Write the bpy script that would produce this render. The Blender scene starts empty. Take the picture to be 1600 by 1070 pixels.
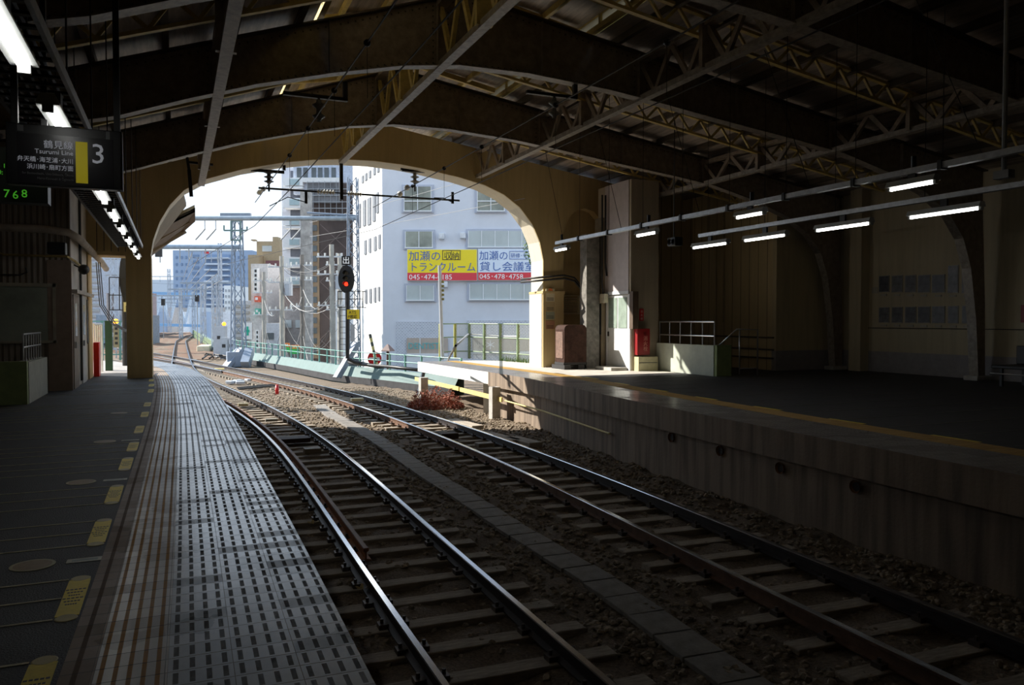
import bpy, math, random
import numpy as np
from mathutils import Vector, Matrix
from mathutils.geometry import tessellate_polygon
random.seed(7)
rnd = random.uniform
S = bpy.context.scene
COL = S.collection
PI = math.pi

# ------------------------------------------------------------------ camera, sky, sun, exposure
F = 1225.0; TH = math.atan(525 / F); PT = math.atan(35 / F); CH = 1.57
cr = Vector((math.cos(TH), -math.sin(TH), 0)); chh = Vector((math.sin(TH), math.cos(TH), 0)); zz = Vector((0, 0, 1))
cf = chh * math.cos(PT) - zz * math.sin(PT); cu = chh * math.sin(PT) + zz * math.cos(PT)
CAM = Vector((0, 0, CH))
cd = bpy.data.cameras.new('camera'); cam = bpy.data.objects.new('camera', cd); COL.objects.link(cam)
cd.sensor_width = 36.0; cd.lens = F / 1600 * 36.0; cd.clip_start = 0.05; cd.clip_end = 3000
m = Matrix((cr, cu, -cf)).transposed().to_4x4(); m.translation = CAM
cam.matrix_world = m
S.camera = cam
w = bpy.data.worlds.new('sky'); S.world = w; w.use_nodes = True
nt = w.node_tree; bg = nt.nodes['Background']
tc = nt.nodes.new('ShaderNodeTexCoord'); sep = nt.nodes.new('ShaderNodeSeparateXYZ'); rp = nt.nodes.new('ShaderNodeValToRGB')
nt.links.new(tc.outputs['Generated'], sep.inputs[0]); nt.links.new(sep.outputs[2], rp.inputs[0]); nt.links.new(rp.outputs[0], bg.inputs[0])
rp.color_ramp.elements[0].position = 0.0; rp.color_ramp.elements[0].color = (0.86, 0.93, 1.0, 1)
rp.color_ramp.elements[1].position = 0.6; rp.color_ramp.elements[1].color = (0.55, 0.75, 1.0, 1)
bg.inputs[1].default_value = 1.35
sl = bpy.data.lights.new('sun', 'SUN'); sun = bpy.data.objects.new('sun', sl); COL.objects.link(sun)
sl.energy = 9.0; sl.angle = math.radians(0.55); sl.color = (1.0, 0.94, 0.84)
SUN = Vector((1.08, -0.88, -1.0))
sun.rotation_euler = SUN.to_track_quat('-Z', 'Y').to_euler(); sun.location = (-20, 40, 60)
S.view_settings.view_transform = 'Standard'; S.view_settings.look = 'None'; S.view_settings.gamma = 1
S.view_settings.use_curve_mapping = False
S.view_settings.exposure = 0.0
S.cycles.max_bounces = 12; S.cycles.diffuse_bounces = 8; S.cycles.sample_clamp_indirect = 4.0; S.cycles.caustics_reflective = False

# ------------------------------------------------------------------ measuring helpers (pixel -> point on a real plane)
def ray(x, y): return cf * F + cr * (x - 800) + cu * (535 - y)
def U(x, y, z=0.0):
    d = ray(x, y); return CAM + d * ((z - CH) / d.z)
def UX(x, y, X):
    d = ray(x, y); return CAM + d * (X / d.x)
def UY(x, y, Y):
    d = ray(x, y); return CAM + d * (Y / d.y)
def PH(x, y, D):
    d = ray(x, y); return CAM + d * (D / d.dot(chh))

# ------------------------------------------------------------------ materials
MATS = {}
def M(name, col, rough=0.6, metal=0.0, var=0.2, scale=4.0, bump=0.0, emit=None, es=0.0, spec=0.5, col2=None, stretch=(1, 1, 1), trans=0.0, bscale=None):
    if name in MATS: return MATS[name]
    m = bpy.data.materials.new(name); m.use_nodes = True; MATS[name] = m
    n = m.node_tree.nodes; l = m.node_tree.links; b = n['Principled BSDF']
    b.inputs['Base Color'].default_value = (*col, 1); b.inputs['Roughness'].default_value = rough
    b.inputs['Metallic'].default_value = metal; b.inputs['Specular IOR Level'].default_value = spec
    if emit:
        b.inputs['Emission Color'].default_value = (*emit, 1); b.inputs['Emission Strength'].default_value = es
    if trans:
        b.inputs['Transmission Weight'].default_value = trans
    if var or bump:
        t = n.new('ShaderNodeTexCoord'); mp = n.new('ShaderNodeMapping'); mp.inputs['Scale'].default_value = stretch
        nz = n.new('ShaderNodeTexNoise'); nz.inputs['Scale'].default_value = scale; nz.inputs['Detail'].default_value = 6; nz.inputs['Roughness'].default_value = 0.65
        l.new(t.outputs['Object'], mp.inputs[0]); l.new(mp.outputs[0], nz.inputs[0])
        if var:
            r = n.new('ShaderNodeValToRGB')
            c2 = col2 or tuple(c * (1 - var) for c in col); c1 = col if col2 else tuple(min(1, c * (1 + var * .5)) for c in col)
            r.color_ramp.elements[0].position = .32; r.color_ramp.elements[0].color = (*c2, 1)
            r.color_ramp.elements[1].position = .66; r.color_ramp.elements[1].color = (*c1, 1)
            l.new(nz.outputs[0], r.inputs[0]); l.new(r.outputs[0], b.inputs['Base Color'])
        if bump:
            bp = n.new('ShaderNodeBump'); bp.inputs['Strength'].default_value = bump; bp.inputs['Distance'].default_value = 0.02
            n2 = n.new('ShaderNodeTexNoise'); n2.inputs['Scale'].default_value = bscale or scale * 6; n2.inputs['Detail'].default_value = 4
            l.new(mp.outputs[0], n2.inputs[0]); l.new(n2.outputs[0], bp.inputs['Height']); l.new(bp.outputs[0], b.inputs['Normal'])
    return m

class G:
    """tiny node-graph helper"""
    def __init__(s, m): s.n = m.node_tree.nodes; s.l = m.node_tree.links
    def math(s, op, a, b=0.0, c=None):
        x = s.n.new('ShaderNodeMath'); x.operation = op
        for i, v in enumerate((a, b) if c is None else (a, b, c)):
            if isinstance(v, (int, float)): x.inputs[i].default_value = v
            else: s.l.new(v, x.inputs[i])
        return x.outputs[0]
    def mix(s, f, a, b):
        x = s.n.new('ShaderNodeMix'); x.data_type = 'RGBA'
        for i, v in ((0, f), (6, a), (7, b)):
            if isinstance(v, (int, float)): x.inputs[i].default_value = v
            elif isinstance(v, tuple): x.inputs[i].default_value = (*v, 1)
            else: s.l.new(v, x.inputs[i])
        return x.outputs[2]
    def noise(s, vec, sc, det=4):
        x = s.n.new('ShaderNodeTexNoise'); x.inputs['Scale'].default_value = sc; x.inputs['Detail'].default_value = det
        s.l.new(vec, x.inputs[0]); return x.outputs[0]

def mat_tile(name, c_base, c_bar, c_joint, nbars, tile_w, kind, rough, coat=0.0):
    """tactile platform tiles; uv = metres (across, along)"""
    m = M(name, c_base, rough, var=0); g = G(m); b = g.n['Principled BSDF']
    uv = g.n.new('ShaderNodeUVMap'); sp = g.n.new('ShaderNodeSeparateXYZ'); g.l.new(uv.outputs[0], sp.inputs[0])
    u, v = sp.outputs[0], sp.outputs[1]
    P = 0.15
    fv = g.math('FRACT', g.math('DIVIDE', v, P)); fu = g.math('FRACT', g.math('DIVIDE', u, tile_w))
    jv = g.math('LESS_THAN', g.math('ABSOLUTE', g.math('SUBTRACT', fv, .5)), .478)
    ju = g.math('LESS_THAN', g.math('ABSOLUTE', g.math('SUBTRACT', fu, .5)), .493)
    notj = g.math('MULTIPLY', jv, ju)
    if kind == 'dots':     # rows of small ribs that read as five orange lines
        fb = g.math('FRACT', g.math('MULTIPLY', u, nbars / tile_w))
        a = g.math('LESS_THAN', g.math('ABSOLUTE', g.math('SUBTRACT', fb, .5)), .17)
        fr = g.math('FRACT', g.math('MULTIPLY', v, 80.0))
        rib = g.math('MULTIPLY', a, g.math('LESS_THAN', g.math('ABSOLUTE', g.math('SUBTRACT', fr, .5)), .3))
        bar = a
    elif kind == 'bars':   # clusters of three ribs, two clusters deep per tile
        cl = g.math('FRACT', g.math('MULTIPLY', u, nbars / tile_w))
        a = g.math('LESS_THAN', g.math('ABSOLUTE', g.math('SUBTRACT', cl, .5)), .17)
        rr = g.math('FRACT', g.math('MULTIPLY', cl, 9.0))
        r2 = g.math('LESS_THAN', g.math('ABSOLUTE', g.math('SUBTRACT', rr, .5)), .3)
        fl = g.math('LESS_THAN', g.math('ABSOLUTE', g.math('SUBTRACT', fv, .5)), .38)
        bar = g.math('MULTIPLY', a, fl); rib = g.math('MULTIPLY', bar, r2)
    else:
        cl = g.math('FRACT', g.math('DIVIDE', u, tile_w)); bar = g.math('LESS_THAN', g.math('ABSOLUTE', g.math('SUBTRACT', cl, .48)), .09); rib = bar
    tco = g.n.new('ShaderNodeTexCoord')
    big = g.noise(tco.outputs['Object'], 1.1, 5); sm = g.noise(tco.outputs['Object'], 14, 5)
    # whole-tile tone differences
    comb = g.n.new('ShaderNodeCombineXYZ'); g.l.new(g.math('FLOOR', g.math('DIVIDE', u, tile_w)), comb.inputs[0]); g.l.new(g.math('FLOOR', g.math('DIVIDE', v, P)), comb.inputs[1])
    wn = g.n.new('ShaderNodeTexWhiteNoise'); g.l.new(comb.outputs[0], wn.inputs[0])
    c = g.mix(g.math('MULTIPLY', wn.outputs[0], .45), c_base, tuple(x * .55 for x in c_base))
    c = g.mix(g.math('MULTIPLY', g.math('GREATER_THAN', big, .56), .35), c, tuple(x * .5 for x in c_base))
    c = g.mix(g.math('MULTIPLY', bar, .92), c, c_bar)
    c = g.mix(g.math('SUBTRACT', 1, notj), c, c_joint)
    g.l.new(c, b.inputs['Base Color'])
    ro = g.math('ADD', g.math('MULTIPLY', sm, .22), rough - .11); ro = g.math('ADD', ro, g.math('MULTIPLY', g.math('GREATER_THAN', big, .56), .12))
    ro = g.math('ADD', ro, g.math('MULTIPLY', bar, .25)); ro = g.math('ADD', ro, g.math('MULTIPLY', wn.outputs[0], .1))
    g.l.new(ro, b.inputs['Roughness'])
    h = g.math('ADD', g.math('MULTIPLY', rib, .35), g.math('MULTIPLY', notj, .5)); h = g.math('ADD', h, g.math('MULTIPLY', sm, .12))
    bp = g.n.new('ShaderNodeBump'); bp.inputs['Strength'].default_value = .35; bp.inputs['Distance'].default_value = .006
    g.l.new(g.math('MULTIPLY', g.math('MULTIPLY', g.math('SUBTRACT', 1, bar), notj), g.math('SUBTRACT', coat, g.math('MULTIPLY', g.math('GREATER_THAN', wn.outputs[0], .85), coat * .7))), b.inputs['Coat Weight']); b.inputs['Coat Roughness'].default_value = .20; b.inputs['Coat IOR'].default_value = 1.85
    g.l.new(h, bp.inputs['Height']); g.l.new(bp.outputs[0], b.inputs['Normal'])
    return m

def mat_seams(name, col, seam, axis, pitch, width=.06, rough=.6, bumpy=True, streak=0.25, wavy=False):
    """vertical boards / corrugation along object axis 0 or 1"""
    m = M(name, col, rough, var=0); g = G(m); b = g.n['Principled BSDF']
    t = g.n.new('ShaderNodeTexCoord'); sp = g.n.new('ShaderNodeSeparateXYZ'); g.l.new(t.outputs['Object'], sp.inputs[0])
    a = sp.outputs[axis] if axis < 2 else g.math('ADD', sp.outputs[0], sp.outputs[1])
    fr = g.math('FRACT', g.math('DIVIDE', a, pitch)); d = g.math('ABSOLUTE', g.math('SUBTRACT', fr, .5))
    s = g.math('LESS_THAN', d, width)
    mp = g.n.new('ShaderNodeMapping'); mp.inputs['Scale'].default_value = (3, 3, .35); g.l.new(t.outputs['Object'], mp.inputs[0])
    nz = g.noise(mp.outputs[0], 2.2, 6)
    c = g.mix(g.math('MULTIPLY', nz, streak * 2), col, tuple(x * .45 for x in col)); c = g.mix(s, c, seam)
    g.l.new(c, b.inputs['Base Color'])
    bp = g.n.new('ShaderNodeBump'); bp.inputs['Strength'].default_value = .6; bp.inputs['Distance'].default_value = .02
    g.l.new(g.math('SINE', g.math('MULTIPLY', a, 2 * PI / pitch)) if wavy else g.math('SUBTRACT', 1, s), bp.inputs['Height']); g.l.new(bp.outputs[0], b.inputs['Normal'])
    return m

def mat_brick(name, c1, c2, mortar, sc):
    m = M(name, c1, .8, var=0); g = G(m); b = g.n['Principled BSDF']
    uv = g.n.new('ShaderNodeUVMap'); br = g.n.new('ShaderNodeTexBrick'); g.l.new(uv.outputs[0], br.inputs[0])
    br.inputs['Color1'].default_value = (*c1, 1); br.inputs['Color2'].default_value = (*c2, 1); br.inputs['Mortar'].default_value = (*mortar, 1)
    br.inputs['Scale'].default_value = sc; br.inputs['Mortar Size'].default_value = .06
    g.l.new(br.outputs[0], b.inputs['Base Color']); return m

def mat_wall(name, col, col2, dirt):
    """painted plaster with vertical rain and soot streaks"""
    m = M(name, col, .75, var=0); g = G(m); b = g.n['Principled BSDF']
    t = g.n.new('ShaderNodeTexCoord'); mp = g.n.new('ShaderNodeMapping'); mp.inputs['Scale'].default_value = (3, 3, .25); g.l.new(t.outputs['Object'], mp.inputs[0])
    a = g.noise(mp.outputs[0], 2.0, 7); bn = g.noise(t.outputs['Object'], .8, 5)
    r = g.n.new('ShaderNodeValToRGB'); r.color_ramp.elements[0].position = .42; r.color_ramp.elements[1].position = .72; g.l.new(a, r.inputs[0])
    c = g.mix(bn, col, col2); c = g.mix(g.math('MULTIPLY', r.outputs[0], dirt), c, tuple(x * .35 for x in col2)); g.l.new(c, b.inputs['Base Color'])
    bp = g.n.new('ShaderNodeBump'); bp.inputs['Strength'].default_value = .25; bp.inputs['Distance'].default_value = .02
    g.l.new(g.noise(t.outputs['Object'], 25, 4), bp.inputs['Height']); g.l.new(bp.outputs[0], b.inputs['Normal']); return m

cream = mat_wall('cream_wall_paint', (.64, .50, .26), (.56, .43, .21), .22)
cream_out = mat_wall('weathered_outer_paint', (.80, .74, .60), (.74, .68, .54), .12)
steel_cream = M('cream_steel_paint', (.36, .295, .23), .5, var=.35, scale=6, bump=.1)
steel_yellow = M('yellow_steel_paint', (.74, .58, .20), .5, var=.25, scale=6)
flange_mat = M('worn_flange_paint', (.36, .32, .27), .45, var=.4, scale=9)
rivet_mat = M('rivet_steel', (.10, .085, .06), .5, var=.2)
roof_sheet = M('roof_sheet', (.50, .43, .37), .45, var=.5, scale=1.3, bump=.2, stretch=(6, .6, 1))
purlin_mat = M('purlin_steel', (.12, .095, .07), .6)
skylight = M('skylight_glass', (.8, .78, .6), .5, var=.2)
asphalt = M('asphalt', (.034, .034, .038), .62, var=.35, scale=2.5, bump=.5, bscale=90)
white_line = M('worn_line_paint', (.42, .38, .24), .6, var=.3, scale=20)
yellow_lab = M('yellow_floor_label', (.75, .58, .03), .5, var=.12, scale=20)
label_ink = M('label_ink', (.05, .045, .03), .6, var=0)
tile_cream = mat_tile('cream_tactile_tile', (.34, .31, .28), (.36, .17, .02), (.04, .035, .03), 5, .29, 'dots', .36, .2)
tile_grey = mat_tile('grey_tactile_tile', (.155, .20, .26), (.035, .036, .04), (.015, .015, .018), 4, .277, 'bars', .33, .9)
tile_brown = mat_tile('brown_edge_tile', (.20, .13, .085), (.10, .06, .035), (.06, .045, .035), 1, .13, 'one', .5)
tile_ochre = mat_tile('ochre_tactile_tile', (.52, .32, .08), (.42, .22, .04), (.10, .06, .02), 5, .30, 'dots', .6)
ballast_m = M('ballast_bed', (.20, .15, .105), .9, var=.5, scale=30, bump=1.0, bscale=45)
stone_m = M('ballast_stone', (.34, .275, .20), .85, var=.55, scale=9)
rail_head = M('polished_rail', (.62, .66, .72), .16, metal=1, var=.1)
rail_side = M('rail_web', (.055, .045, .045), .5, metal=.3, var=.3)
rail_rust = M('rusty_rail', (.42, .17, .07), .7, var=.35, scale=12)
sleeper_m = M('sleeper_timber', (.40, .34, .27), .8, var=.45, scale=5, bump=.4, stretch=(1, 6, 6))
clip_m = M('rail_fastener_steel', (.10, .08, .07), .5, metal=.4, var=.3)
conc = mat_wall('platform_concrete', (.37, .29, .215), (.25, .185, .14), .8)
conc_light = M('light_concrete', (.50, .48, .44), .8, var=.25, scale=4, bump=.3)
slab_m = M('trough_lid_concrete', (.27, .25, .23), .8, var=.3, scale=6, bump=.3)
white_paint = M('white_paint', (.80, .80, .78), .5, var=.1)
grey_paint = M('grey_paint', (.38, .40, .42), .5, var=.15)
light_grey = M('light_grey_paint', (.46, .49, .54), .45, var=.1)
black = M('black_metal', (.012, .012, .013), .45, var=.2)
dark_iron = M('dark_iron', (.03, .028, .028), .5, var=.3)
tube_m = M('fluorescent_tube', (1, 1, 1), .4, var=0, emit=(1.0, 1.0, .96), es=9.0)
housing_m = M('lamp_housing', (.55, .56, .55), .4, var=.1)
galv = M('galvanised_steel', (.55, .57, .60), .38, metal=.6, var=.2, scale=12)
stainless = M('stainless_pipe', (.65, .66, .67), .28, metal=.9, var=.05)
sign_black = M('sign_black', (.012, .012, .015), .25, var=0)
sign_yellow = M('sign_yellow', (.72, .60, .01), .4, var=0, emit=(.72, .60, .01), es=.16)
sign_white = M('sign_lettering', (.75, .77, .85), .4, var=0, emit=(.75, .77, .85), es=.14)
sign_dim = M('dim_lettering', (.18, .19, .20), .4, var=0)
led_green = M('green_led', (.1, .5, .05), .4, var=0, emit=(.12, .75, .04), es=.25)
pale_green = M('pale_green_wall', (.52, .56, .47), .7, var=.15, scale=3)
moss_green = M('moss_green_paint', (.24, .30, .12), .7, var=.2)
hut_clad = mat_seams('hut_cladding', (.30, .245, .185), (.13, .10, .08), 0, .115, .09, .5, wavy=True)
hut_side = M('hut_side_paint', (.50, .46, .41), .5, var=.2, scale=2)
board_y = mat_seams('board_wall_paint', (.70, .56, .32), (.10, .075, .04), 1, .42, .025, .6)
board_x = mat_seams('board_end_paint', (.66, .54, .32), (.10, .075, .04), 0, .42, .025, .6)
pale_wall = mat_wall('pale_wall_paint', (.58, .50, .34), (.50, .43, .29), .25)
dado_m = M('grey_dado_paint', (.32, .30, .30), .6, var=.15)
win_glass = M('window_glass', (.10, .13, .12), .12, var=.25, scale=1.5)
booth_panel = M('booth_panel', (.62, .56, .56), .5, var=.1)
rust_box = M('rusted_cabinet', (.06, .030, .022), .7, var=.5, scale=5, bump=.3, spec=.15)
red_m = M('red_paint', (.62, .015, .02), .4, var=.12)
ins_white = M('porcelain', (.80, .80, .76), .2, var=.05)
ins_brown = M('brown_porcelain', (.30, .24, .10), .3, var=.1)
teal_wall = M('teal_parapet', (.14, .215, .21), .7, var=.12, scale=2)
teal_dark = M('curb_concrete', (.05, .05, .055), .85, var=.35, scale=3)
green_fence = M('green_fence_paint', (.20, .28, .16), .5, var=.2)
teal_fence = M('teal_fence_paint', (.16, .36, .32), .5, var=.2)
tower_m = M('bluegrey_steel', (.25, .30, .38), .5, var=.15)
red_glow = M('red_signal_lamp', (.9, .02, .01), .3, var=0, emit=(1.0, .03, .01), es=3.0)
orange_glow = M('orange_lamp', (1, .4, .02), .3, var=0, emit=(1.0, .35, .03), es=2.5)
bw_shade = M('white_render_shaded', (.67, .69, .75), .8, var=.05, scale=1)  # darker bluish copy of the white render, shade put into the colour
bw_lit = M('white_render_lit', (.88, .88, .87), .8, var=.04)  # brighter copy of the same render, sunlight put into the colour
win_pale = M('curtained_glass', (.50, .55, .55), .25, var=.12, scale=.6)
win_dark = M('dark_glass', (.10, .12, .13), .15, var=.4, scale=.5)
win_frame = M('window_surround', (.46, .49, .58), .7, var=.05)
alu = M('aluminium_frame', (.78, .80, .82), .4, var=.05)
brick_g = mat_brick('grey_brick', (.34, .36, .42), (.48, .50, .56), (.66, .68, .74), 2.6)
bill_y = M('billboard_yellow', (.92, .72, .02), .5, var=.02)
bill_w = M('billboard_white', (.72, .80, .92), .5, var=.02)
bill_r = M('billboard_red', (.72, .05, .07), .5, var=.02)
bill_b = M('billboard_blue', (.06, .14, .42), .5, var=0)
ink = M('black_ink', (.03, .03, .03), .5, var=0)
tan_m = M('tan_render', (.40, .32, .20), .8, var=.1)
ground_m = M('street_ground', (.16, .16, .16), .9, var=.3, scale=.3)
brown_m = M('brown_cladding', (.085, .062, .055), .8, var=.35, scale=.4)
mesh_m = M('scaffold_sheeting', (.22, .22, .23), .8, var=.4, scale=.8)
pole_m = M('pole_concrete', (.40, .38, .34), .8, var=.15)
maroon = M('maroon_tile', (.13, .055, .06), .7, var=.2)
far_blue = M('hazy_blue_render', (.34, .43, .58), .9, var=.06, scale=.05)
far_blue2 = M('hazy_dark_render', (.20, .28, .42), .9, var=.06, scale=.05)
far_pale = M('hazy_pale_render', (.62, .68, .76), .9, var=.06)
bridge_m = M('bridge_blue_paint', (.26, .46, .72), .6, var=.1)
embank = M('ochre_ballast', (.17, .13, .09), .9, var=.5, scale=.9, col2=(.17, .07, .035), bump=1.0, bscale=6)
bush_red = M('dry_red_shrub', (.36, .11, .065), .8, var=.5, scale=25)
leaf_m = M('green_leaves', (.12, .22, .05), .6, var=.5, scale=5)
wood_y = M('yellow_warning_band', (.80, .66, .26), .6, var=.15)
wire_m = M('wire_black', (.02, .02, .022), .5, var=0)
wire_pale = M('wire_pale', (.28, .28, .28), .5, var=0)

# ------------------------------------------------------------------ mesh helpers
def wloc(o):
    v = Vector((0, 0, 0))
    while o is not None: v += o.location; o = o.parent
    return v

class MB:
    def __init__(s): s.v = []; s.f = []; s.mi = []; s.uv = []; s.cur = 0
    def face(s, pts, uv=None):
        i = len(s.v); s.v += [tuple(p) for p in pts]; s.f.append(tuple(range(i, i + len(pts)))); s.mi.append(s.cur)
        s.uv.append(uv or [(0, 0)] * len(pts)); return s
    def box(s, c, d, R=None):
        c = Vector(c); h = [x / 2 for x in d]
        P = [Vector((sx * h[0], sy * h[1], sz * h[2])) for sx in (-1, 1) for sy in (-1, 1) for sz in (-1, 1)]
        if R is not None: P = [R @ p for p in P]
        i = len(s.v); s.v += [tuple(c + p) for p in P]
        for q in ((0, 1, 3, 2), (4, 6, 7, 5), (0, 4, 5, 1), (2, 3, 7, 6), (0, 2, 6, 4), (1, 5, 7, 3)):
            s.f.append(tuple(i + k for k in q)); s.mi.append(s.cur); s.uv.append([(0, 0)] * 4)
        return s
    def b2(s, a, b):
        a = Vector(a); b = Vector(b); return s.box((a + b) / 2, tuple(abs(x) for x in (b - a)))
    def bar(s, p0, p1, w, h, up=(0, 0, 1)):
        p0 = Vector(p0); p1 = Vector(p1); d = p1 - p0; L = d.length
        if L < 1e-6: return s
        d.normalize(); up = Vector(up)
        if abs(d.dot(up)) > .98: up = Vector((0, 1, 0)) if abs(d.y) < .9 else Vector((1, 0, 0))
        x = d.cross(up).normalized(); y = x.cross(d).normalized()
        return s.box((p0 + p1) / 2, (w, L, h), Matrix((x, d, y)).transposed())
    def tube(s, path, r, n=8, cap=True, r2=None):
        path = [Vector(p) for p in path]; K = len(path); rings = []; px = None
        for k, p in enumerate(path):
            d = (path[min(k + 1, K - 1)] - path[max(k - 1, 0)]).normalized()
            if px is None:
                a = Vector((0, 0, 1)) if abs(d.z) < .9 else Vector((1, 0, 0)); px = d.cross(a).normalized()
            else: px = (px - d * px.dot(d)).normalized()
            py = d.cross(px); rr = r if r2 is None else r + (r2 - r) * k / (K - 1)
            i = len(s.v); s.v += [tuple(p + (px * math.cos(2 * PI * j / n) + py * math.sin(2 * PI * j / n)) * rr) for j in range(n)]; rings.append(i)
        for k in range(K - 1):
            a, b = rings[k], rings[k + 1]
            for j in range(n):
                j2 = (j + 1) % n; s.f.append((a + j, a + j2, b + j2, b + j)); s.mi.append(s.cur); s.uv.append([(0, 0)] * 4)
        if cap:
            s.f.append(tuple(rings[0] + j for j in reversed(range(n)))); s.f.append(tuple(rings[-1] + j for j in range(n))); s.mi += [s.cur] * 2; s.uv += [[(0, 0)] * n] * 2
        return s
    def cyl(s, p0, p1, r, n=10, r2=None): return s.tube([p0, p1], r, n, True, r2)
    def ball(s, c, r, n=8, sc=(1, 1, 1)):
        c = Vector(c); R = n // 2 + 1; i = len(s.v)
        for a in range(R + 1):
            th = PI * a / R
            for j in range(n): ph = 2 * PI * j / n; s.v.append((c.x + r * sc[0] * math.sin(th) * math.cos(ph), c.y + r * sc[1] * math.sin(th) * math.sin(ph), c.z + r * sc[2] * math.cos(th)))
        for a in range(R):
            for j in range(n):
                j2 = (j + 1) % n; s.f.append((i + a * n + j, i + (a + 1) * n + j, i + (a + 1) * n + j2, i + a * n + j2)); s.mi.append(s.cur); s.uv.append([(0, 0)] * 4)
        return s
    def lathe(s, o, prof, n=12, axis=(0, 0, 1)):
        o = Vector(o); q = Vector((0, 0, 1)).rotation_difference(Vector(axis)); i = len(s.v)
        for (r, z) in prof:
            for j in range(n): s.v.append(tuple(o + q @ Vector((r * math.cos(2 * PI * j / n), r * math.sin(2 * PI * j / n), z))))
        for a in range(len(prof) - 1):
            for j in range(n):
                j2 = (j + 1) % n; s.f.append((i + a * n + j, i + a * n + j2, i + (a + 1) * n + j2, i + (a + 1) * n + j)); s.mi.append(s.cur); s.uv.append([(0, 0)] * 4)
        return s
    def prism(s, loops, fn, t0, t1):
        """loops: outer and holes as 2-D lists; fn(a, b, t) -> 3-D point"""
        ls = [[Vector((a, b, 0)) for a, b in lp] for lp in loops]; flat = [p for lp in ls for p in lp]
        tri = tessellate_polygon(ls)
        for t, rev in ((t0, False), (t1, True)):
            i = len(s.v); s.v += [tuple(fn(p.x, p.y, t)) for p in flat]
            for q in tri:
                q = tuple(i + k for k in q); s.f.append(q[::-1] if rev else q); s.mi.append(s.cur); s.uv.append([(flat[k - i].x, flat[k - i].y) for k in s.f[-1]])
        for lp in loops:
            n = len(lp)
            for k in range(n):
                a = lp[k]; b = lp[(k + 1) % n]; s.face([fn(*a, t0), fn(*b, t0), fn(*b, t1), fn(*a, t1)])
        return s
    def build(s, name, mats, parent=None, smooth=False, bevel=0.0):
        o3 = wloc(parent) if parent is not None else Vector((0, 0, 0))
        me = bpy.data.meshes.new(name); me.from_pydata([(x - o3.x, y - o3.y, z - o3.z) for x, y, z in s.v], [], s.f)
        if not isinstance(mats, (list, tuple)): mats = [mats]
        for mm in mats: me.materials.append(mm)
        me.polygons.foreach_set('material_index', s.mi)
        ul = me.uv_layers.new(name='UVMap'); ul.data.foreach_set('uv', [c for f in s.uv for p in f for c in p])
        if smooth: me.polygons.foreach_set('use_smooth', [True] * len(me.polygons))
        me.update()
        o = bpy.data.objects.new(name, me); COL.objects.link(o)
        if parent is not None: o.parent = parent
        if bevel:
            bm = o.modifiers.new('bevel', 'BEVEL'); bm.width = bevel; bm.segments = 2; bm.limit_method = 'ANGLE'
        return o

def tag(o, label, cat, group=None, kind=None):
    o['label'] = label; o['category'] = cat
    if group: o['group'] = group
    if kind: o['kind'] = kind
    return o
def thing(name, label, cat, loc, group=None):
    o = bpy.data.objects.new(name, None); o.empty_display_size = .1; COL.objects.link(o); o.location = Vector(loc)
    return tag(o, label, cat, group)
def one(name, mb, mats, label, cat, base=None, group=None, **k):
    """a thing that is one mesh, its origin at its base"""
    if base is None:
        a = np.array(mb.v); base = (float((a[:, 0].min() + a[:, 0].max()) / 2), float((a[:, 1].min() + a[:, 1].max()) / 2), float(a[:, 2].min()))
    base = Vector(base); mb.v = [(x - base.x, y - base.y, z - base.z) for x, y, z in mb.v]
    o = mb.build(name, mats, **k); o.location = base; return tag(o, label, cat, group)
def struct(name, mb, mats, parent=None, **k):
    o = mb.build(name, mats, parent, **k)
    if parent is None: o['kind'] = 'structure'
    return o
def dup(src, loc, rz=0.0, label=None, group=None, sc=None):
    r = src.copy(); COL.objects.link(r); r.location = Vector(loc); r.rotation_euler = (0, 0, rz)
    if sc: r.scale = sc
    if label: r['label'] = label
    if group: r['group'] = group
    for ch in list(src.children):
        c = ch.copy(); COL.objects.link(c); c.parent = r
        for g in list(ch.children):
            d = g.copy(); COL.objects.link(d); d.parent = c
    return r
def text(body, size, mt, parent, org, ax, ay, name='lettering', align='LEFT', thick=.002, stretch=1.0):
    """text as flat raised letters; org = baseline start, ax = reading direction, ay = up"""
    c = bpy.data.curves.new('txt', 'FONT'); c.body = body; c.size = size; c.align_x = align; c.extrude = thick; c.resolution_u = 2
    t = bpy.data.objects.new('txt', c); me = bpy.data.meshes.new_from_object(t); bpy.data.objects.remove(t)
    me.materials.clear(); me.materials.append(mt)
    ax = Vector(ax).normalized(); ay = Vector(ay).normalized(); az = ax.cross(ay); o3 = Vector(org) - (wloc(parent) if parent else Vector((0, 0, 0)))
    R = Matrix((ax * stretch, ay, az)).transposed().to_4x4(); R.translation = o3; me.transform(R)
    o = bpy.data.objects.new(name, me); COL.objects.link(o); o.parent = parent; return o

def interp(pts, Y):
    if Y <= pts[0][1]: a, b = pts[0], pts[1]
    elif Y >= pts[-1][1]: a, b = pts[-2], pts[-1]
    else:
        for i in range(len(pts) - 1):
            if pts[i][1] <= Y <= pts[i + 1][1]: a, b = pts[i], pts[i + 1]; break
    return a[0] + (b[0] - a[0]) * (Y - a[1]) / (b[1] - a[1])
def smoothpath(pts, step, y0, y1, win=3.0):
    out = []; Y = y0
    while Y <= y1 + 1e-6:
        out.append(Vector((sum(interp(pts, Y + win * k / 4) for k in range(-4, 5)) / 9, Y, 0))); Y += step
    return out
def offs(path, d):
    o = []
    for i, p in enumerate(path):
        t = (path[min(i + 1, len(path) - 1)] - path[max(i - 1, 0)]).normalized(); o.append(p + Vector((t.y, -t.x, 0)) * d)
    return o
def arclen(path):
    s = [0.0]
    for a, b in zip(path, path[1:]): s.append(s[-1] + (b - a).length)
    return s

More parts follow.
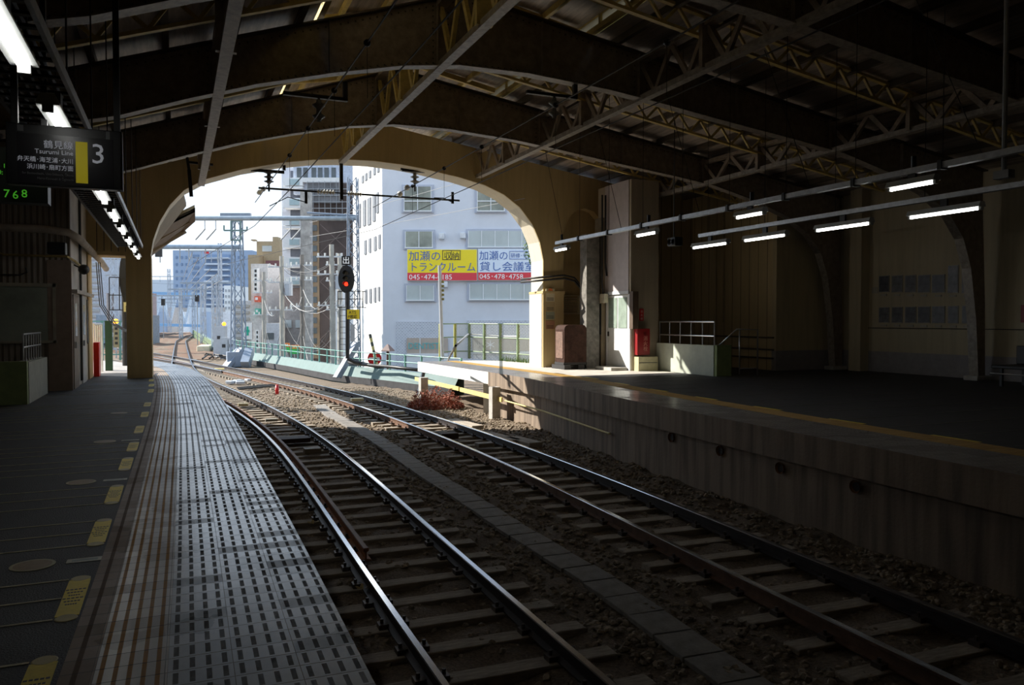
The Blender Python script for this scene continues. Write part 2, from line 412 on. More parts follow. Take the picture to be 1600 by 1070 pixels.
# ------------------------------------------------------------------ platforms
ZB = -1.30
E1 = [(.74, -14), (.76, 3), (.80, 5), (.82, 8.3), (.84, 11), (.85, 14), (.83, 17), (.81, 19.4), (.74, 22.1), (.56, 25.8), (.32, 28.6), (-.20, 30.9), (-.79, 33.3), (-1.3, 35.0)]
e1 = smoothpath(E1, .5, -12, 34.5, 1.5)
def strip(mb, path, d0, d1, z):
    a = offs(path, d0); b = offs(path, d1); s = arclen(path)
    for i in range(len(path) - 1):
        mb.face([(a[i].x, a[i].y, z), (b[i].x, b[i].y, z), (b[i + 1].x, b[i + 1].y, z), (a[i + 1].x, a[i + 1].y, z)],
                [(0, s[i]), (abs(d1 - d0), s[i]), (abs(d1 - d0), s[i + 1]), (0, s[i + 1])])
def quadstrip(mb, A, B):
    for i in range(len(A) - 1): mb.face([A[i], B[i], B[i + 1], A[i + 1]])
mb = MB(); back = [Vector((-9 if p.y < 24 else -3.6, p.y, 0)) for p in e1]; inn = offs(e1, -1.27)
quadstrip(mb, [(p.x, p.y, 0) for p in back], [(p.x, p.y, 0) for p in inn])
mb.face([(inn[-1].x, inn[-1].y, 0), (back[-1].x, back[-1].y, 0), (back[-1].x, back[-1].y, ZB), (inn[-1].x, inn[-1].y, ZB)])
quadstrip(mb, [(p.x, p.y, ZB) for p in back], [(p.x, p.y, 0) for p in back])
struct('floor', mb, asphalt)
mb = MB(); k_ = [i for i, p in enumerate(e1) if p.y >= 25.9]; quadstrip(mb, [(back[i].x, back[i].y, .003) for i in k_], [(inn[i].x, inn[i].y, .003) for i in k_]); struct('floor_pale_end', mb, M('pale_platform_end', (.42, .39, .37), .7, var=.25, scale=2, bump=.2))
mb = MB(); strip(mb, e1, -1.27, -1.13, .004); struct('trim_1', mb, tile_brown)
mb = MB(); strip(mb, e1, -1.13, -.83, .006); struct('trim_2', mb, tile_cream)
mb = MB(); strip(mb, e1, -.83, 0, .006); struct('trim_3', mb, tile_grey)
mb = MB(); a = offs(e1, 0); b = offs(e1, -.15)
quadstrip(mb, [(p.x, p.y, .006) for p in a], [(p.x, p.y, -.30) for p in a]); quadstrip(mb, [(p.x, p.y, -.30) for p in a], [(p.x, p.y, -.30) for p in b]); quadstrip(mb, [(p.x, p.y, -.30) for p in b], [(p.x, p.y, ZB - .1) for p in b])
mb.face([(a[-1].x, a[-1].y, .006), (inn[-1].x, inn[-1].y, .006), (inn[-1].x, inn[-1].y, ZB), (a[-1].x, a[-1].y, ZB)])
struct('wall_platform_near', mb, conc)

E2 = [(7.75, -14), (7.80, 4), (7.84, 6), (7.86, 8), (8.0, 10.5), (8.12, 12.5), (8.25, 14.5), (8.5, 17), (8.75, 19), (8.65, 22), (8.5, 25), (8.35, 28.6)]
e2 = smoothpath(E2, .5, -12, 28.5, 1.5)
bk = []
for p in e2:
    bk.append(Vector((21.5, p.y, 0)) if p.y < 24.5 else Vector((12.9 + (28.5 - p.y) * 0 - (p.y - 24.5) * .45, p.y, 0)))
mb = MB(); i2 = offs(e2, 1.55); quadstrip(mb, [(p.x, p.y, 0) for p in i2], [(p.x, p.y, 0) for p in bk])
struct('floor_far_platform', mb, asphalt)
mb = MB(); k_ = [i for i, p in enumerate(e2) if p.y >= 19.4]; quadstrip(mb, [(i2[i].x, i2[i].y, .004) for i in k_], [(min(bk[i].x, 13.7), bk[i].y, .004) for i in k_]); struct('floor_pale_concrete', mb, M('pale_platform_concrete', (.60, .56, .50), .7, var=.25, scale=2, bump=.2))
mb = MB(); strip(mb, e2, 0, 1.08, .005); struct('trim_4', mb, mat_tile('far_platform_tile', (.27, .25, .25), (.15, .13, .13), (.06, .05, .05), 4, .277, 'bars', .30, .5))
mb = MB(); strip(mb, e2, 1.08, 1.55, .007); struct('trim_5', mb, tile_ochre)
cut = 22.4
mb = MB(); near = [i for i, p in enumerate(e2) if p.y <= cut]; L = near[-1] + 1
a = e2[:L]; b = offs(e2, .13)[:L]
quadstrip(mb, [(p.x, p.y, -.42) for p in a], [(p.x, p.y, .005) for p in a]); quadstrip(mb, [(p.x, p.y, -.42) for p in b], [(p.x, p.y, -.42) for p in a]); quadstrip(mb, [(p.x, p.y, ZB - .1) for p in b], [(p.x, p.y, -.42) for p in b])
struct('wall_platform_far', mb, conc)
# outdoor end of the far platform: white deck fascia on posts, dark void below
mb = MB(); a = e2[L - 1:]; b = offs(e2, .10)[L - 1:]
quadstrip(mb, [(p.x, p.y, -.36) for p in a], [(p.x, p.y, .005) for p in a]); quadstrip(mb, [(p.x, p.y, -.36) for p in bk[L - 1:]], [(p.x, p.y, -.36) for p in a])
mb.face([(a[-1].x, a[-1].y, -.36), (bk[-1].x, bk[-1].y, -.36), (bk[-1].x, bk[-1].y, .005), (a[-1].x, a[-1].y, .005)])
mb.face([(e2[L-1].x, cut, ZB - .1), (13, cut, ZB - .1), (13, cut, 0), (e2[L-1].x, cut, 0)])
quadstrip(mb, [(p.x, p.y, 0) for p in bk[L + 3:]], [(p.x, p.y, ZB - .1) for p in bk[L + 3:]])
struct('trim_6', mb, white_paint)
for k, (px, py, pb) in enumerate(((660, 597, 633), (771, 605, 655))):
    q = U(px, pb, ZB)
    mb = MB(); mb.b2((q.x - .09, q.y - .14, ZB - .1), (q.x + .16, q.y + .14, -.36))
    one('platform_post', mb, conc_light, ['pale concrete post under the outdoor platform tip', 'tall flat concrete post at the yellow band below the sunlit platform'][k], 'post')

# yellow bands on the platform face
t = thing('warning_band', 'yellow timber band running along below the white deck edge', 'band', (8.2, 22.5, -.9))
mb = MB(); mb.bar((8.20, 28.3, -.62), (8.42, 24.0, -.66), .05, .13); mb.build('plank', wood_y, t)
mb = MB(); mb.bar((8.43, 23.9, -.67), (8.52, 20.6, -.70), .05, .13); mb.build('plank', wood_y, t)
mb = MB(); mb.tube([(8.58, 20.6, -.72), (8.56, 18, -.74), (8.30, 14.2, -.80)], .022, 6); one('yellow_conduit', mb, wood_y, 'thin yellow conduit clipped along the shaded platform face', 'conduit')
# drain holes in the far platform face
for k, (x, y) in enumerate(((1051, 683), (1127, 704), (1221, 731), (1339, 760))):
    q = U(x, y, -.7); X = interp(E2, q.y) + .13; q = UX(x, y, X); X = interp(E2, q.y) + .13; q = UX(x, y, X)
    mb = MB(); mb.lathe((X - .012, q.y, q.z), [(.06, 0), (.075, .006), (.085, .012), (.085, .03)], 14, (-1, 0, 0)); mb.cur = 1; mb.lathe((X - .014, q.y, q.z), [(0, 0), (.06, .0)], 14, (-1, 0, 0))
    one('drain_pipe_mouth', mb, [M('drain_rust', (.22, .09, .03), .8), dark_iron], ['small rusty drain mouth in platform face, first from the sunlit end', 'rusty round drain mouth in the platform face, second from sunlit end', 'rusty round drain mouth with pale streak, third from the sunlit end', 'largest drain mouth in the platform face, nearest the camera'][k], 'drain')
mb = MB(); q = U(1102, 762, ZB); mb.cyl((q.x - .02, q.y, ZB - .05), (q.x - .02, q.y, ZB + .26), .035, 10); mb.cur = 1; mb.cyl((q.x - .02, q.y, ZB + .26), (q.x - .02, q.y, ZB + .36), .042, 10)
one('marker_stub', mb, [dark_iron, white_paint], 'short dark pipe stub with white cap at the foot of the platform wall', 'pipe')

# ------------------------------------------------------------------ platform markings (near platform)
labY = [(3.61, 4.13), (4.68, 5.37), (6.16, 6.87), (7.50, 8.25), (9.12, 9.87), (10.4, 11.12), (12.02, 12.81), (13.99, 14.73), (15.69, 16.41), (18.68, 19.52), (20.4, 21.1), (22.1, 22.8)]
names = ['cut off by the bottom edge of the photo', 'second from the camera', 'third from the camera', 'fourth from the camera', 'fifth from the camera', 'sixth from the camera', 'seventh from the camera', 'eighth from the camera', 'ninth from the camera', 'tenth from the camera', 'eleventh from the camera', 'farthest, beside the arch pillar']
for k, (y0, y1) in enumerate(labY):
    if k == 0: y0 = 3.45
    xr = interp(E1, y0) - 1.285; t = thing('floor_label', 'yellow queue label on the asphalt, ' + names[k], 'floor label', (xr - .06, y0, .0015), 'yellow queue labels along the near platform')
    mb = MB(); mb.b2((xr - .115, y0 + .03, .0015), (xr, y1 - .03, .004)); mb.build('label_plate', yellow_lab, t)
    for yy in (y0, y1): mb = MB(); mb.lathe((xr - .0575, yy, .0018), [(0, .003), (.05, .003), (.056, 0)], 16); mb.build('end_disc', M('end_disc', (.45, .38, .16), .5), t)
    mb = MB()
    for j in range(6):
        yy = y0 + (y1 - y0) * (.30 + .075 * j); ww = .03 + .012 * (j % 3)
        for q in range(5): mb.b2((xr - .0575 - ww + q * ww * .4, yy, .004), (xr - .0575 - ww + q * ww * .4 + ww * .3, yy + .018, .0045))
    mb.build('print_pattern', label_ink, t)
    for j, yy in enumerate((y0, (y0 + y1) / 2, y1)):
        mb = MB(); mb.b2((-6.5 if yy < 19 else -2.0, yy - .011, .001), (xr - .12, yy + .011, .0032)); mb.build('queue_line', white_line, t)
for k, (cx, cy, s) in enumerate(((-.86, 5.78, 1), (-.86, 8.58, 1), (-.86, 11.34, 1), (-.90, 14.73, 1))):
    mb = MB(); mb.lathe((cx, cy, .0012), [(.13, .0), (.13, .003), (.11, .0032)], 28); mb.cur = 1; mb.lathe((cx, cy, .0012), [(.11, .0032), (0, .0034)], 28)
    one('round_floor_sign', mb, [M('disc_rim', (.42, .38, .24), .5), M('disc_face', (.26, .19, .12), .5, scale=20)], ['nearest round pale sign stuck on the asphalt', 'second round floor sign from the camera', 'third round floor sign from the camera', 'farthest round floor sign on the near platform'][k], 'floor sign', group='round floor signs')
    if k < 3:
        mb = MB(); mb.b2((cx + .19, cy - .045, .0012), (cx + .40, cy + .045, .0032)); mb.cur = 1; mb.b2((cx + .22, cy - .02, .0032), (cx + .37, cy + .02, .0036))
        one('floor_plate_sign', mb, [M('plate_white', (.42, .42, .36), .5), M('plate_blue', (.22, .28, .27), .5)], ['nearest small white rectangular floor sign', 'middle small white rectangular floor sign', 'farthest small white rectangular floor sign'][k], 'floor sign', group='rectangular floor signs')
# far platform faint lines
for k in range(16):
    y = 5.5 + k * .95; x0 = interp(E2, y) + 1.7
    mb = MB(); mb.b2((x0, y - .015, .001), (x0 + 4.6, y + .015, .003)); one('far_queue_line', mb, M('faint_line', (.11, .10, .085), .6), 'thin pale queue line across the dark far platform', 'floor line', group='queue lines on the far platform')
for k in range(8):
    y = 7.2 + k * 1.9; x0 = interp(E2, y) + 1.57
    mb = MB(); mb.b2((x0, y - .35, .001), (x0 + .09, y + .35, .004)); one('far_floor_label', mb, yellow_lab, 'slim yellow label along the ochre line of the far platform', 'floor label', group='yellow labels on the far platform')

# ------------------------------------------------------------------ ground, embankment
def hz(x, y):
    return .02 * math.sin(x * 7.1 + y * 3.3) + .02 * math.sin(x * 3.7 - y * 5.1) + .01 * math.sin(x * 13 + y * 11)
mb = MB(); NX, NY = 75, 190; xs = [-.2 + i * .15 for i in range(NX)]; ys = [-6 + j * .22 for j in range(NY)]
base = len(mb.v)
for y in ys:
    for x in xs: mb.v.append((x, y, ZB + hz(x, y) + rnd(-.008, .008)))
for j in range(NY - 1):
    for i in range(NX - 1):
        q = (j * NX + i, j * NX + i + 1, (j + 1) * NX + i + 1, (j + 1) * NX + i); mb.f.append(q); mb.mi.append(0); mb.uv.append([(0, 0)] * 4)
struct('floor_trackbed', mb, ballast_m, smooth=True)
mb = MB(); mb.b2((-9.5, -13, ZB - .6), (21, 36, ZB - .06)); struct('floor_viaduct', mb, ballast_m)
PAR = [(9.6, 28.2), (8.96, 29.93), (8.0, 33.5), (6.8, 37.4), (5.73, 45.2), (4.19, 54.7), (3.4, 62), (3.2, 75), (3.2, 110), (4, 160)]
par = [Vector((x, y, 0)) for x, y in PAR]
mb = MB(); lft = [Vector((-9 - max(0, (p.y - 30)) * .35, p.y, 0)) for p in par]
quadstrip(mb, [(p.x, p.y, ZB - .05) for p in lft], [(p.x, p.y, ZB - .05) for p in par]); struct('floor_far_trackbed', mb, ballast_m)
# ochre embankment shoulder either side of the receding track
mb = MB()
for (x0, x1, y0, y1) in ((-7.5, -2.3, 66, 200), (-2.4, 3.1, 62, 200)):
    N = 30
    for i in range(N):
        ya, yb = y0 + (y1 - y0) * i / N, y0 + (y1 - y0) * (i + 1) / N
        for j in range(8):
            xa, xb = x0 + (x1 - x0) * j / 8, x0 + (x1 - x0) * (j + 1) / 8
            f = lambda x, y: ZB - .02 + .10 * math.sin(x * 2.3 + y * .9) * math.sin(y * .4) * (0 if -1 < x < 1.8 else 1)
            mb.face([(xa, ya, f(xa, ya)), (xb, ya, f(xb, ya)), (xb, yb, f(xb, yb)), (xa, yb, f(xa, yb))])
struct('floor_ochre_ballast', mb, embank, smooth=True)
mb = MB(); mb.b2((-700, -60, -7.6), (900, 1500, -7.4)); struct('floor_street', mb, ground_m)

# ------------------------------------------------------------------ tracks
C1 = [(2.33, -6), (2.34, 5.1), (2.36, 6.6), (2.40, 8.6), (2.46, 11.6), (2.53, 14.5), (2.53, 16.8), (2.50, 19.2), (2.34, 22.3), (2.12, 25), (1.80, 28.6), (1.32, 32.8), (.78, 37.5), (.42, 43.2), (.30, 50), (.31, 60), (.38, 80), (.55, 110), (2.0, 145), (5, 180)]
C2 = [(5.86, -6), (5.86, 4.2), (5.96, 7.2), (6.12, 10), (6.20, 12.6), (6.20, 15), (6.20, 17.5), (6.05, 20.5), (5.88, 23), (5.72, 25.5), (5.45, 28.2), (4.95, 32), (4.30, 35.8), (3.45, 40.5), (2.55, 45.6), (1.60, 51), (.35, 57.5), (-1.1, 65), (-3.0, 73), (-6, 84), (-10, 96)]
GZ = -1.10
def railmesh(path, head=rail_head, side=rail_side, zt=GZ):
    prof = [(-.032, 0, 1), (.032, 0, 0), (.032, -.035, 1), (.009, -.05, 1), (.009, -.125, 1), (.062, -.140, 1), (.062, -.153, 1), (-.062, -.153, 1), (-.062, -.140, 1), (-.009, -.125, 1), (-.009, -.05, 1), (-.032, -.035, 1)]
    prof = [(-.026, 0), (.026, 0), (.033, -.010), (.033, -.036), (.009, -.05), (.009, -.125), (.062, -.140), (.062, -.153), (-.062, -.153), (-.062, -.140), (-.009, -.125), (-.009, -.05), (-.033, -.036), (-.033, -.010)]
    mb = MB(); R = []
    for i, p in enumerate(path):
        t = (path[min(i + 1, len(path) - 1)] - path[max(i - 1, 0)]).normalized(); n = Vector((t.y, -t.x, 0)); k = len(mb.v)
        mb.v += [(p.x + n.x * a, p.y + n.y * a, zt + b) for a, b in prof]; R.append(k)
    n = len(prof)
    for i in range(len(R) - 1):
        for j in range(n):
            j2 = (j + 1) % n; mb.f.append((R[i] + j, R[i + 1] + j, R[i + 1] + j2, R[i] + j2)); mb.mi.append(0 if j in (0, 1, 13) else 1); mb.uv.append([(0, 0)] * 4)
    mb.f.append(tuple(R[0] + j for j in range(n))); mb.mi.append(1); mb.uv.append([(0, 0)] * n)
    return mb, [head, side]
def rail(path, label, head=rail_head, side=rail_side, zt=GZ):
    mb, ms = railmesh(path, head, side, zt); p = path[0]
    return one('rail', mb, ms, label, 'rail', base=(p.x, p.y, zt - .153))
c1 = smoothpath(C1, .7, -5, 178, 3.0); c2 = smoothpath(C2, .7, -5, 94, 3.0)
rail(offs(c1, -.566), 'left running rail of the near track beside the tiled platform')
rail(offs(c1, .566), 'right running rail of the near track, shining through the curve')
rail(offs(c2, -.566), 'left rail of the far track, rusty orange in the sun', side=M('sun_rusted_web', (.17, .09, .055), .7, var=.4, scale=6))
rail(offs(c2, .566), 'right rail of the far track, nearest the opposite platform')
g = [p for p in offs(c1, -.40) if 8.4 < p.y < 31]; rail(g, 'brown rusty check rail inside the left rail of near track', head=M('check_rail_rust', (.24, .12, .075), .6, var=.3), side=rail_rust, zt=GZ + .012)
# diamond / switch pieces
sp = [Vector((x, y, 0)) for x, y in ((-1.6, 61), (-.3, 56), (1.0, 50), (2.2, 44))]; rail(sp, 'pale switch rail crossing diagonally over the distant junction')
sp = [Vector((x, y, 0)) for x, y in ((.95, 58), (2.2, 50.5), (3.55, 43.5))]; rail(sp, 'outer switch rail joining the far track at distant junction')
sp = [Vector((x, y, 0)) for x, y in ((-9.5, 66), (-7.2, 90), (-4.5, 130), (1, 180))]; rail(sp, 'thin rail of the leftmost distant line', head=rail_side)
sp = [Vector((x - 1.1, y, 0)) for x, y in ((-9.5, 66), (-7.2, 90), (-4.5, 130), (1, 180))]; rail(sp, 'thin outer rail of the leftmost distant line', head=rail_side)

# sleepers
def proto_sleeper(name, L, group, lab):
    t = thing(name, lab, 'sleeper', (0, 0, 0), group)
    mb = MB(); mb.box((0, 0, -.07), (L, .20, .14)); mb.build('timber', sleeper_m, t, bevel=.012)
    for s in (-1, 1):
        for q in (-1, 1):
            mb = MB(); mb.box((s * .566 + q * .105, 0, .022), (.07, .11, .045)); mb.cyl((s * .566 + q * .105, 0, .04), (s * .566 + q * .105, 0, .085), .017, 6); mb.box((s * .566 + q * .07, 0, .03), (.05, .07, .02)); mb.build('rail_fastener', clip_m, t)
    return t
def lay(path, y0, y1, pr, step=.60, group=''):
    s = arclen(path); nxt = 0; k = 0; out = []
    for i in range(len(path) - 1):
        while nxt <= s[i + 1]:
            f = (nxt - s[i]) / (s[i + 1] - s[i]); p = path[i].lerp(path[i + 1], f); t = (path[i + 1] - path[i]).normalized()
            nxt += step
            if not (y0 < p.y < y1): continue
            ang = math.atan2(t.y, t.x) - PI / 2; z = GZ - .153
            if k == 0: pr.location = (p.x, p.y, z); pr.rotation_euler = (0, 0, ang); o = pr
            elif p.y < 36: o = dup(pr, (p.x, p.y, z), ang)
            else:
                o = pr.copy(); COL.objects.link(o); o = None
            k += 1; out.append((p.copy(), ang))
    return out
def lay2(path, y0, y1, nm, group, lab, step=.60, ext=None):
    pr = proto_sleeper(nm, 2.1, group, lab); s = arclen(path); nxt = 0; first = True; simple = None; pos = []
    for i in range(len(path) - 1):
        while nxt <= s[i + 1]:
            f = (nxt - s[i]) / (s[i + 1] - s[i]); p = path[i].lerp(path[i + 1], f); t = (path[i + 1] - path[i]).normalized(); nxt += step
            if not (y0 < p.y < y1): continue
            ang = math.atan2(t.y, t.x) - PI / 2 + rnd(-.01, .01); loc = (p.x + rnd(-.02, .02), p.y, GZ - .153); pos.append(p.y)
            if first: pr.location = loc; pr.rotation_euler = (0, 0, ang); first = False
            elif p.y < 34: dup(pr, loc, ang)
            else:
                if simple is None:
                    mb = MB(); mb.box((0, 0, -.07), (2.1, .20, .14)); simple = mb.build(nm, sleeper_m); tag(simple, lab, 'sleeper', group); o = simple
                else: o = simple.copy(); COL.objects.link(o)
                o.location = loc; o.rotation_euler = (0, 0, ang)
    return pos
lay2(c1, 2.5, 62, 'track_sleeper', 'sleepers of the near track', 'weathered sleeper under the near track beside the tiled platform')
lay2(c2, 2.5, 66, 'track_sleeper', 'sleepers of the far track', 'weathered sleeper under the far track in front of the opposite platform')

# ballast stones (uncountable): one mesh
def stones(n, x0, x1, y0, y1, smin, smax):
    t = (1 + 5 ** .5) / 2
    iv = np.array([(-1, t, 0), (1, t, 0), (-1, -t, 0), (1, -t, 0), (0, -1, t), (0, 1, t), (0, -1, -t), (0, 1, -t), (t, 0, -1), (t, 0, 1), (-t, 0, -1), (-t, 0, 1)]) / 1.9
    fc = np.array([(0, 11, 5), (0, 5, 1), (0, 1, 7), (0, 7, 10), (0, 10, 11), (1, 5, 9), (5, 11, 4), (11, 10, 2), (10, 7, 6), (7, 1, 8), (3, 9, 4), (3, 4, 2), (3, 2, 6), (3, 6, 8), (3, 8, 9), (4, 9, 5), (2, 4, 11), (6, 2, 10), (8, 6, 7), (9, 8, 1)])
    R = np.random.RandomState(3); V = []; Fc = []; k = 0
    while k < n:
        x = R.uniform(x0, x1); y = y0 + (y1 - y0) * R.uniform(0, 1) ** 1.35
        lim = interp(E2, y) + .1 if y < 28.5 else interp([(a, b) for a, b in PAR], y) - .3
        if x > lim or x < interp(E1, y) - .1: continue
        bad = False; z = ZB + hz(x, y)
        for C in (C1, C2):
            d = x - interp(C, y)
            if abs(abs(d) - .566) < .085: bad = True; break
            if abs(d) < 1.02:
                if (y / .6) % 1 < .45 and R.rand() < .85: bad = True; break
                z -= .012
        if bad: continue
        s = R.uniform(smin, smax); A = R.uniform(.6, 1.2, (12, 3)) * iv * s; A[:, 2] *= .75
        a = R.uniform(0, 6.28); ca, sa = math.cos(a), math.sin(a); A = np.c_[A[:, 0] * ca - A[:, 1] * sa, A[:, 0] * sa + A[:, 1] * ca, A[:, 2]]
        V.append(A + (x, y, z + s * .15)); Fc.append(fc + 12 * k); k += 1
    V = np.concatenate(V); Fc = np.concatenate(Fc)
    me = bpy.data.meshes.new('ballast_stones'); me.from_pydata(V.tolist(), [], Fc.tolist()); me.materials.append(stone_m)
    o = bpy.data.objects.new('ballast_stones', me); COL.objects.link(o); return tag(o, 'loose grey brown ballast stones covering the bed between the tracks', 'ballast', kind='stuff')
stones(17000, .6, 9.4, 3.2, 33, .025, .048)

# cable trough lids between the tracks
cpts = [(505, 640), (512, 647), (537, 659), (569, 676), (602, 697), (637, 719), (656, 737), (681, 751), (712, 771), (759, 796), (800, 832), (911, 893), (1000, 950), (1130, 1060)]
cp = sorted([(U(x, y, ZB + .02).x, U(x, y, ZB + .02).y) for x, y in cpts], key=lambda q: q[1])
cp = [(cp[0][0], 2.0)] + cp
pth = smoothpath(cp, .5, 2.6, 27, 1.5); proto = None
for i, p in enumerate(pth[:-1]):
    t = pth[i + 1] - p; ang = math.atan2(t.y, t.x) - PI / 2 + rnd(-.03, .03)
    if proto is None:
        mb = MB(); mb.box((0, 0, .01), (.40, .485, .05)); proto = mb.build('trough_lid', slab_m, bevel=.008); tag(proto, 'flat concrete cable trough lid lying in the ballast between tracks', 'trough lid', 'cable trough lids between the tracks'); o = proto
    else: o = proto.copy(); COL.objects.link(o)
    o.location = (p.x + rnd(-.015, .015), p.y, ZB + .03); o.rotation_euler = (rnd(-.01, .01), rnd(-.01, .01), ang)
# small track things
def blk(name, x, y, z, d, mt, lab, cat, rz=0.0):
    q = U(x, y, z); mb = MB(); mb.box((q.x, q.y, z + d[2] / 2), d, Matrix.Rotation(rz, 3, 'Z')); return one(name, mb, mt, lab, cat, bevel=.01)
blk('track_box', 700, 685, -1.22, (.42, .34, .14), M('brown_box', (.075, .045, .03), .7), 'dark brown box between the far track rails at the shadow line', 'box')
blk('marker_block', 558, 626, -1.2, (.42, .22, .09), M('cream_block', (.75, .68, .45), .6), 'cream yellow marker block between the far track rails', 'block')
blk('marker_block', 621, 647, -1.2, (.40, .22, .09), M('white_block', (.72, .70, .62), .6), 'off-white marker block beside the far rail, nearer the shrub', 'block')
blk('marker_block', 380, 634, -1.2, (.30, .2, .09), M('cream_block', (.75, .68, .45), .6), 'cream yellow marker block between the near track rails', 'block')
blk('marker_block', 424, 658, -1.2, (.32, .2, .07), M('grey_block', (.25, .24, .2), .6), 'grey mossy marker block inside the near track', 'block')
blk('marker_block', 488, 707, -1.2, (.34, .26, .10), M('tan_block', (.24, .19, .13), .6), 'tan wooden block between near track rails in the shade', 'block')
blk('marker_block', 757, 697, -1.2, (.36, .26, .08), M('tan_block', (.24, .19, .13), .6), 'tan wooden block inside the far track just in the shade', 'block')
blk('timber_cover', 460, 690, -1.2, (.66, .42, .10), M('dark_cover', (.05, .02, .018), .7), 'dark reddish cover plate between the near track rails', 'cover')
q = U(433, 617, ZB); mb = MB(); mb.cyl((q.x, q.y, ZB - .02), (q.x, q.y, ZB + .36), .065, 12); mb.ball((q.x, q.y, ZB + .36), .065, 12, (1, 1, .6)); one('red_marker_post', mb, red_m, 'short round red marker post standing in the ballast', 'marker post', smooth=True)
blk('yellow_marker', 343, 577, -1.2, (.5, .3, .06), wood_y, 'small yellow plate between the rails at the junction', 'marker')
mb = MB(); q = U(372, 598, ZB)
for k in range(5): mb.box((q.x + rnd(-.4, .5), q.y + rnd(-.8, .8), ZB + .06), (rnd(.25, .5), rnd(.2, .45), rnd(.06, .14)), Matrix.Rotation(rnd(0, 3), 3, 'Z'))
one('point_rodding_cover', mb, light_grey, 'pale metal switch machine covers lying beside the near track', 'switch machine', bevel=.02)
mb = MB(); q = U(405, 606, ZB)
for k in range(4): mb.bar((q.x - .9, q.y - 1.2 + .3 * k, ZB + .07), (q.x + .7, q.y - .3 + .3 * k, ZB + .09), .07, .05)
one('point_rodding', mb, dark_iron, 'dark switch operating rods between the two tracks', 'rodding')
mb = MB(); q = U(365, 560, ZB)
for k in range(9):
    a = Vector((q.x + rnd(-1.5, 1.5), q.y + rnd(-3, 3), ZB + rnd(.05, .2))); mb.tube([a, a + Vector((rnd(-1, 1), rnd(-1, 1), .15)), a + Vector((rnd(-1.6, 1.6), rnd(-2, 2), 0))], .06, 6)
one('cable_bundle', mb, dark_iron, 'tangle of dark cables beside the foot of the far lattice mast', 'cables')
# leaves on the track
for k, (x, y) in enumerate(((490, 818), (568, 920))):
    q = U(x, y, -1.22); mb = MB()
    for j in range(5):
        a = j * 1.3; mb.face([(q.x, q.y, q.z), (q.x + .07 * math.cos(a), q.y + .07 * math.sin(a), q.z + .03), (q.x + .09 * math.cos(a + .35), q.y + .09 * math.sin(a + .35), q.z + .035), (q.x + .06 * math.cos(a + .7), q.y + .06 * math.sin(a + .7), q.z + .01)])
    one('fallen_leaf', mb, M('dead_leaf', (.42, .32, .14), .7), ['pale yellowish dead leaf on the near track, the farther one', 'brown dead leaf on the near track, the closer one'][k], 'leaf')
# dry red shrub
q = U(688, 640, ZB); mb = MB()
for k in range(3200):
    a = rnd(0, 2 * PI); rr = math.sqrt(rnd(0, 1)); x = q.x + rr * math.cos(a) * .95; y = q.y + .5 + rr * math.sin(a) * .75; z = ZB + rnd(0, 1) * .72 * math.sqrt(max(0, 1 - rr * rr)) * (.8 + .3 * math.sin(x * 9) * math.sin(y * 8))
    s = rnd(.02, .05); d = Vector((rnd(-1, 1), rnd(-1, 1), rnd(-.3, 1))).normalized() * s; e = d.cross(Vector((rnd(-1, 1), rnd(-1, 1), rnd(-1, 1)))).normalized() * s * .3
    p = Vector((x, y, z)); mb.face([p - d - e, p + d - e, p + d + e, p - d + e])
one('dry_shrub', mb, bush_red, 'dry reddish brown shrub growing beside the rail below the platform tip', 'shrub', base=(q.x, q.y + .5, ZB))
# concrete kerb slabs along the far wall
for k, (x, y, L) in enumerate(((720, 672, 1.6), (775, 700 - 6, 1.5), (812, 700, 1.1))):
    q = U(x, y - 6, ZB); mb = MB(); mb.box((q.x + .1, q.y, ZB + .05), (.35, L, .12), Matrix.Rotation(.12, 3, 'Z')); one('kerb_slab', mb, M('pale_slab', (.46, .40, .33), .8, bump=.3), ['pale kerb slab in the ballast below the platform, farthest', 'pale kerb slab in the ballast below the platform, middle', 'pale kerb slab at the shadow line, nearest'][k], 'slab', bevel=.015)

# ------------------------------------------------------------------ end wall with the arch
YW, YW2 = 23.5, 24.45
def rooftop(X): return 7.62 - (X - 5) * .155 if X > 5 else (7.62 - (5 - X) * .34 if X > -1.5 else 5.41 - (-1.5 - X) * .14)
arch = [(-.62, 0), (-.62, 3.3), (-.55, 3.75), (-.38, 4.25), (-.12, 4.72), (.25, 5.15), (.78, 5.48), (1.79, 5.84), (2.84, 6.10), (3.74, 6.26), (4.54, 6.34), (5.5, 6.37), (6.4, 6.33), (7.03, 6.26), (8.28, 6.07), (9.14, 5.88), (9.8, 5.62), (10.35, 5.25), (10.8, 4.72), (11.07, 4.15), (11.2, 3.55), (11.2, 0)]
outer = [(-9, -.0), (-9, rooftop(-9)), (-1.5, rooftop(-1.5)), (5, rooftop(5)), (21, rooftop(21)), (21, 0)]
poly = outer + list(reversed(arch)) + [(-1.2, 0), (-1.2, 3.3), (-2.12, 3.3), (-2.12, 0)]
fnY = lambda a, b, t: (a, t, b)
niche = [(11.95, .0), (11.95, 4.55), (12.1, 4.95), (12.4, 5.25), (12.75, 5.35), (13.1, 5.25), (13.4, 4.95), (13.55, 4.55), (13.55, 0)]
polyf = outer[:-1] + [(21, 0)] + list(reversed(niche)) + list(reversed(arch)) + [(-1.2, 0), (-1.2, 3.3), (-2.12, 3.3), (-2.12, 0)]
mb = MB(); mb.prism([polyf], fnY, YW, YW + .35); mb.prism([poly], fnY, YW + .352, YW2); mb.cur = 1
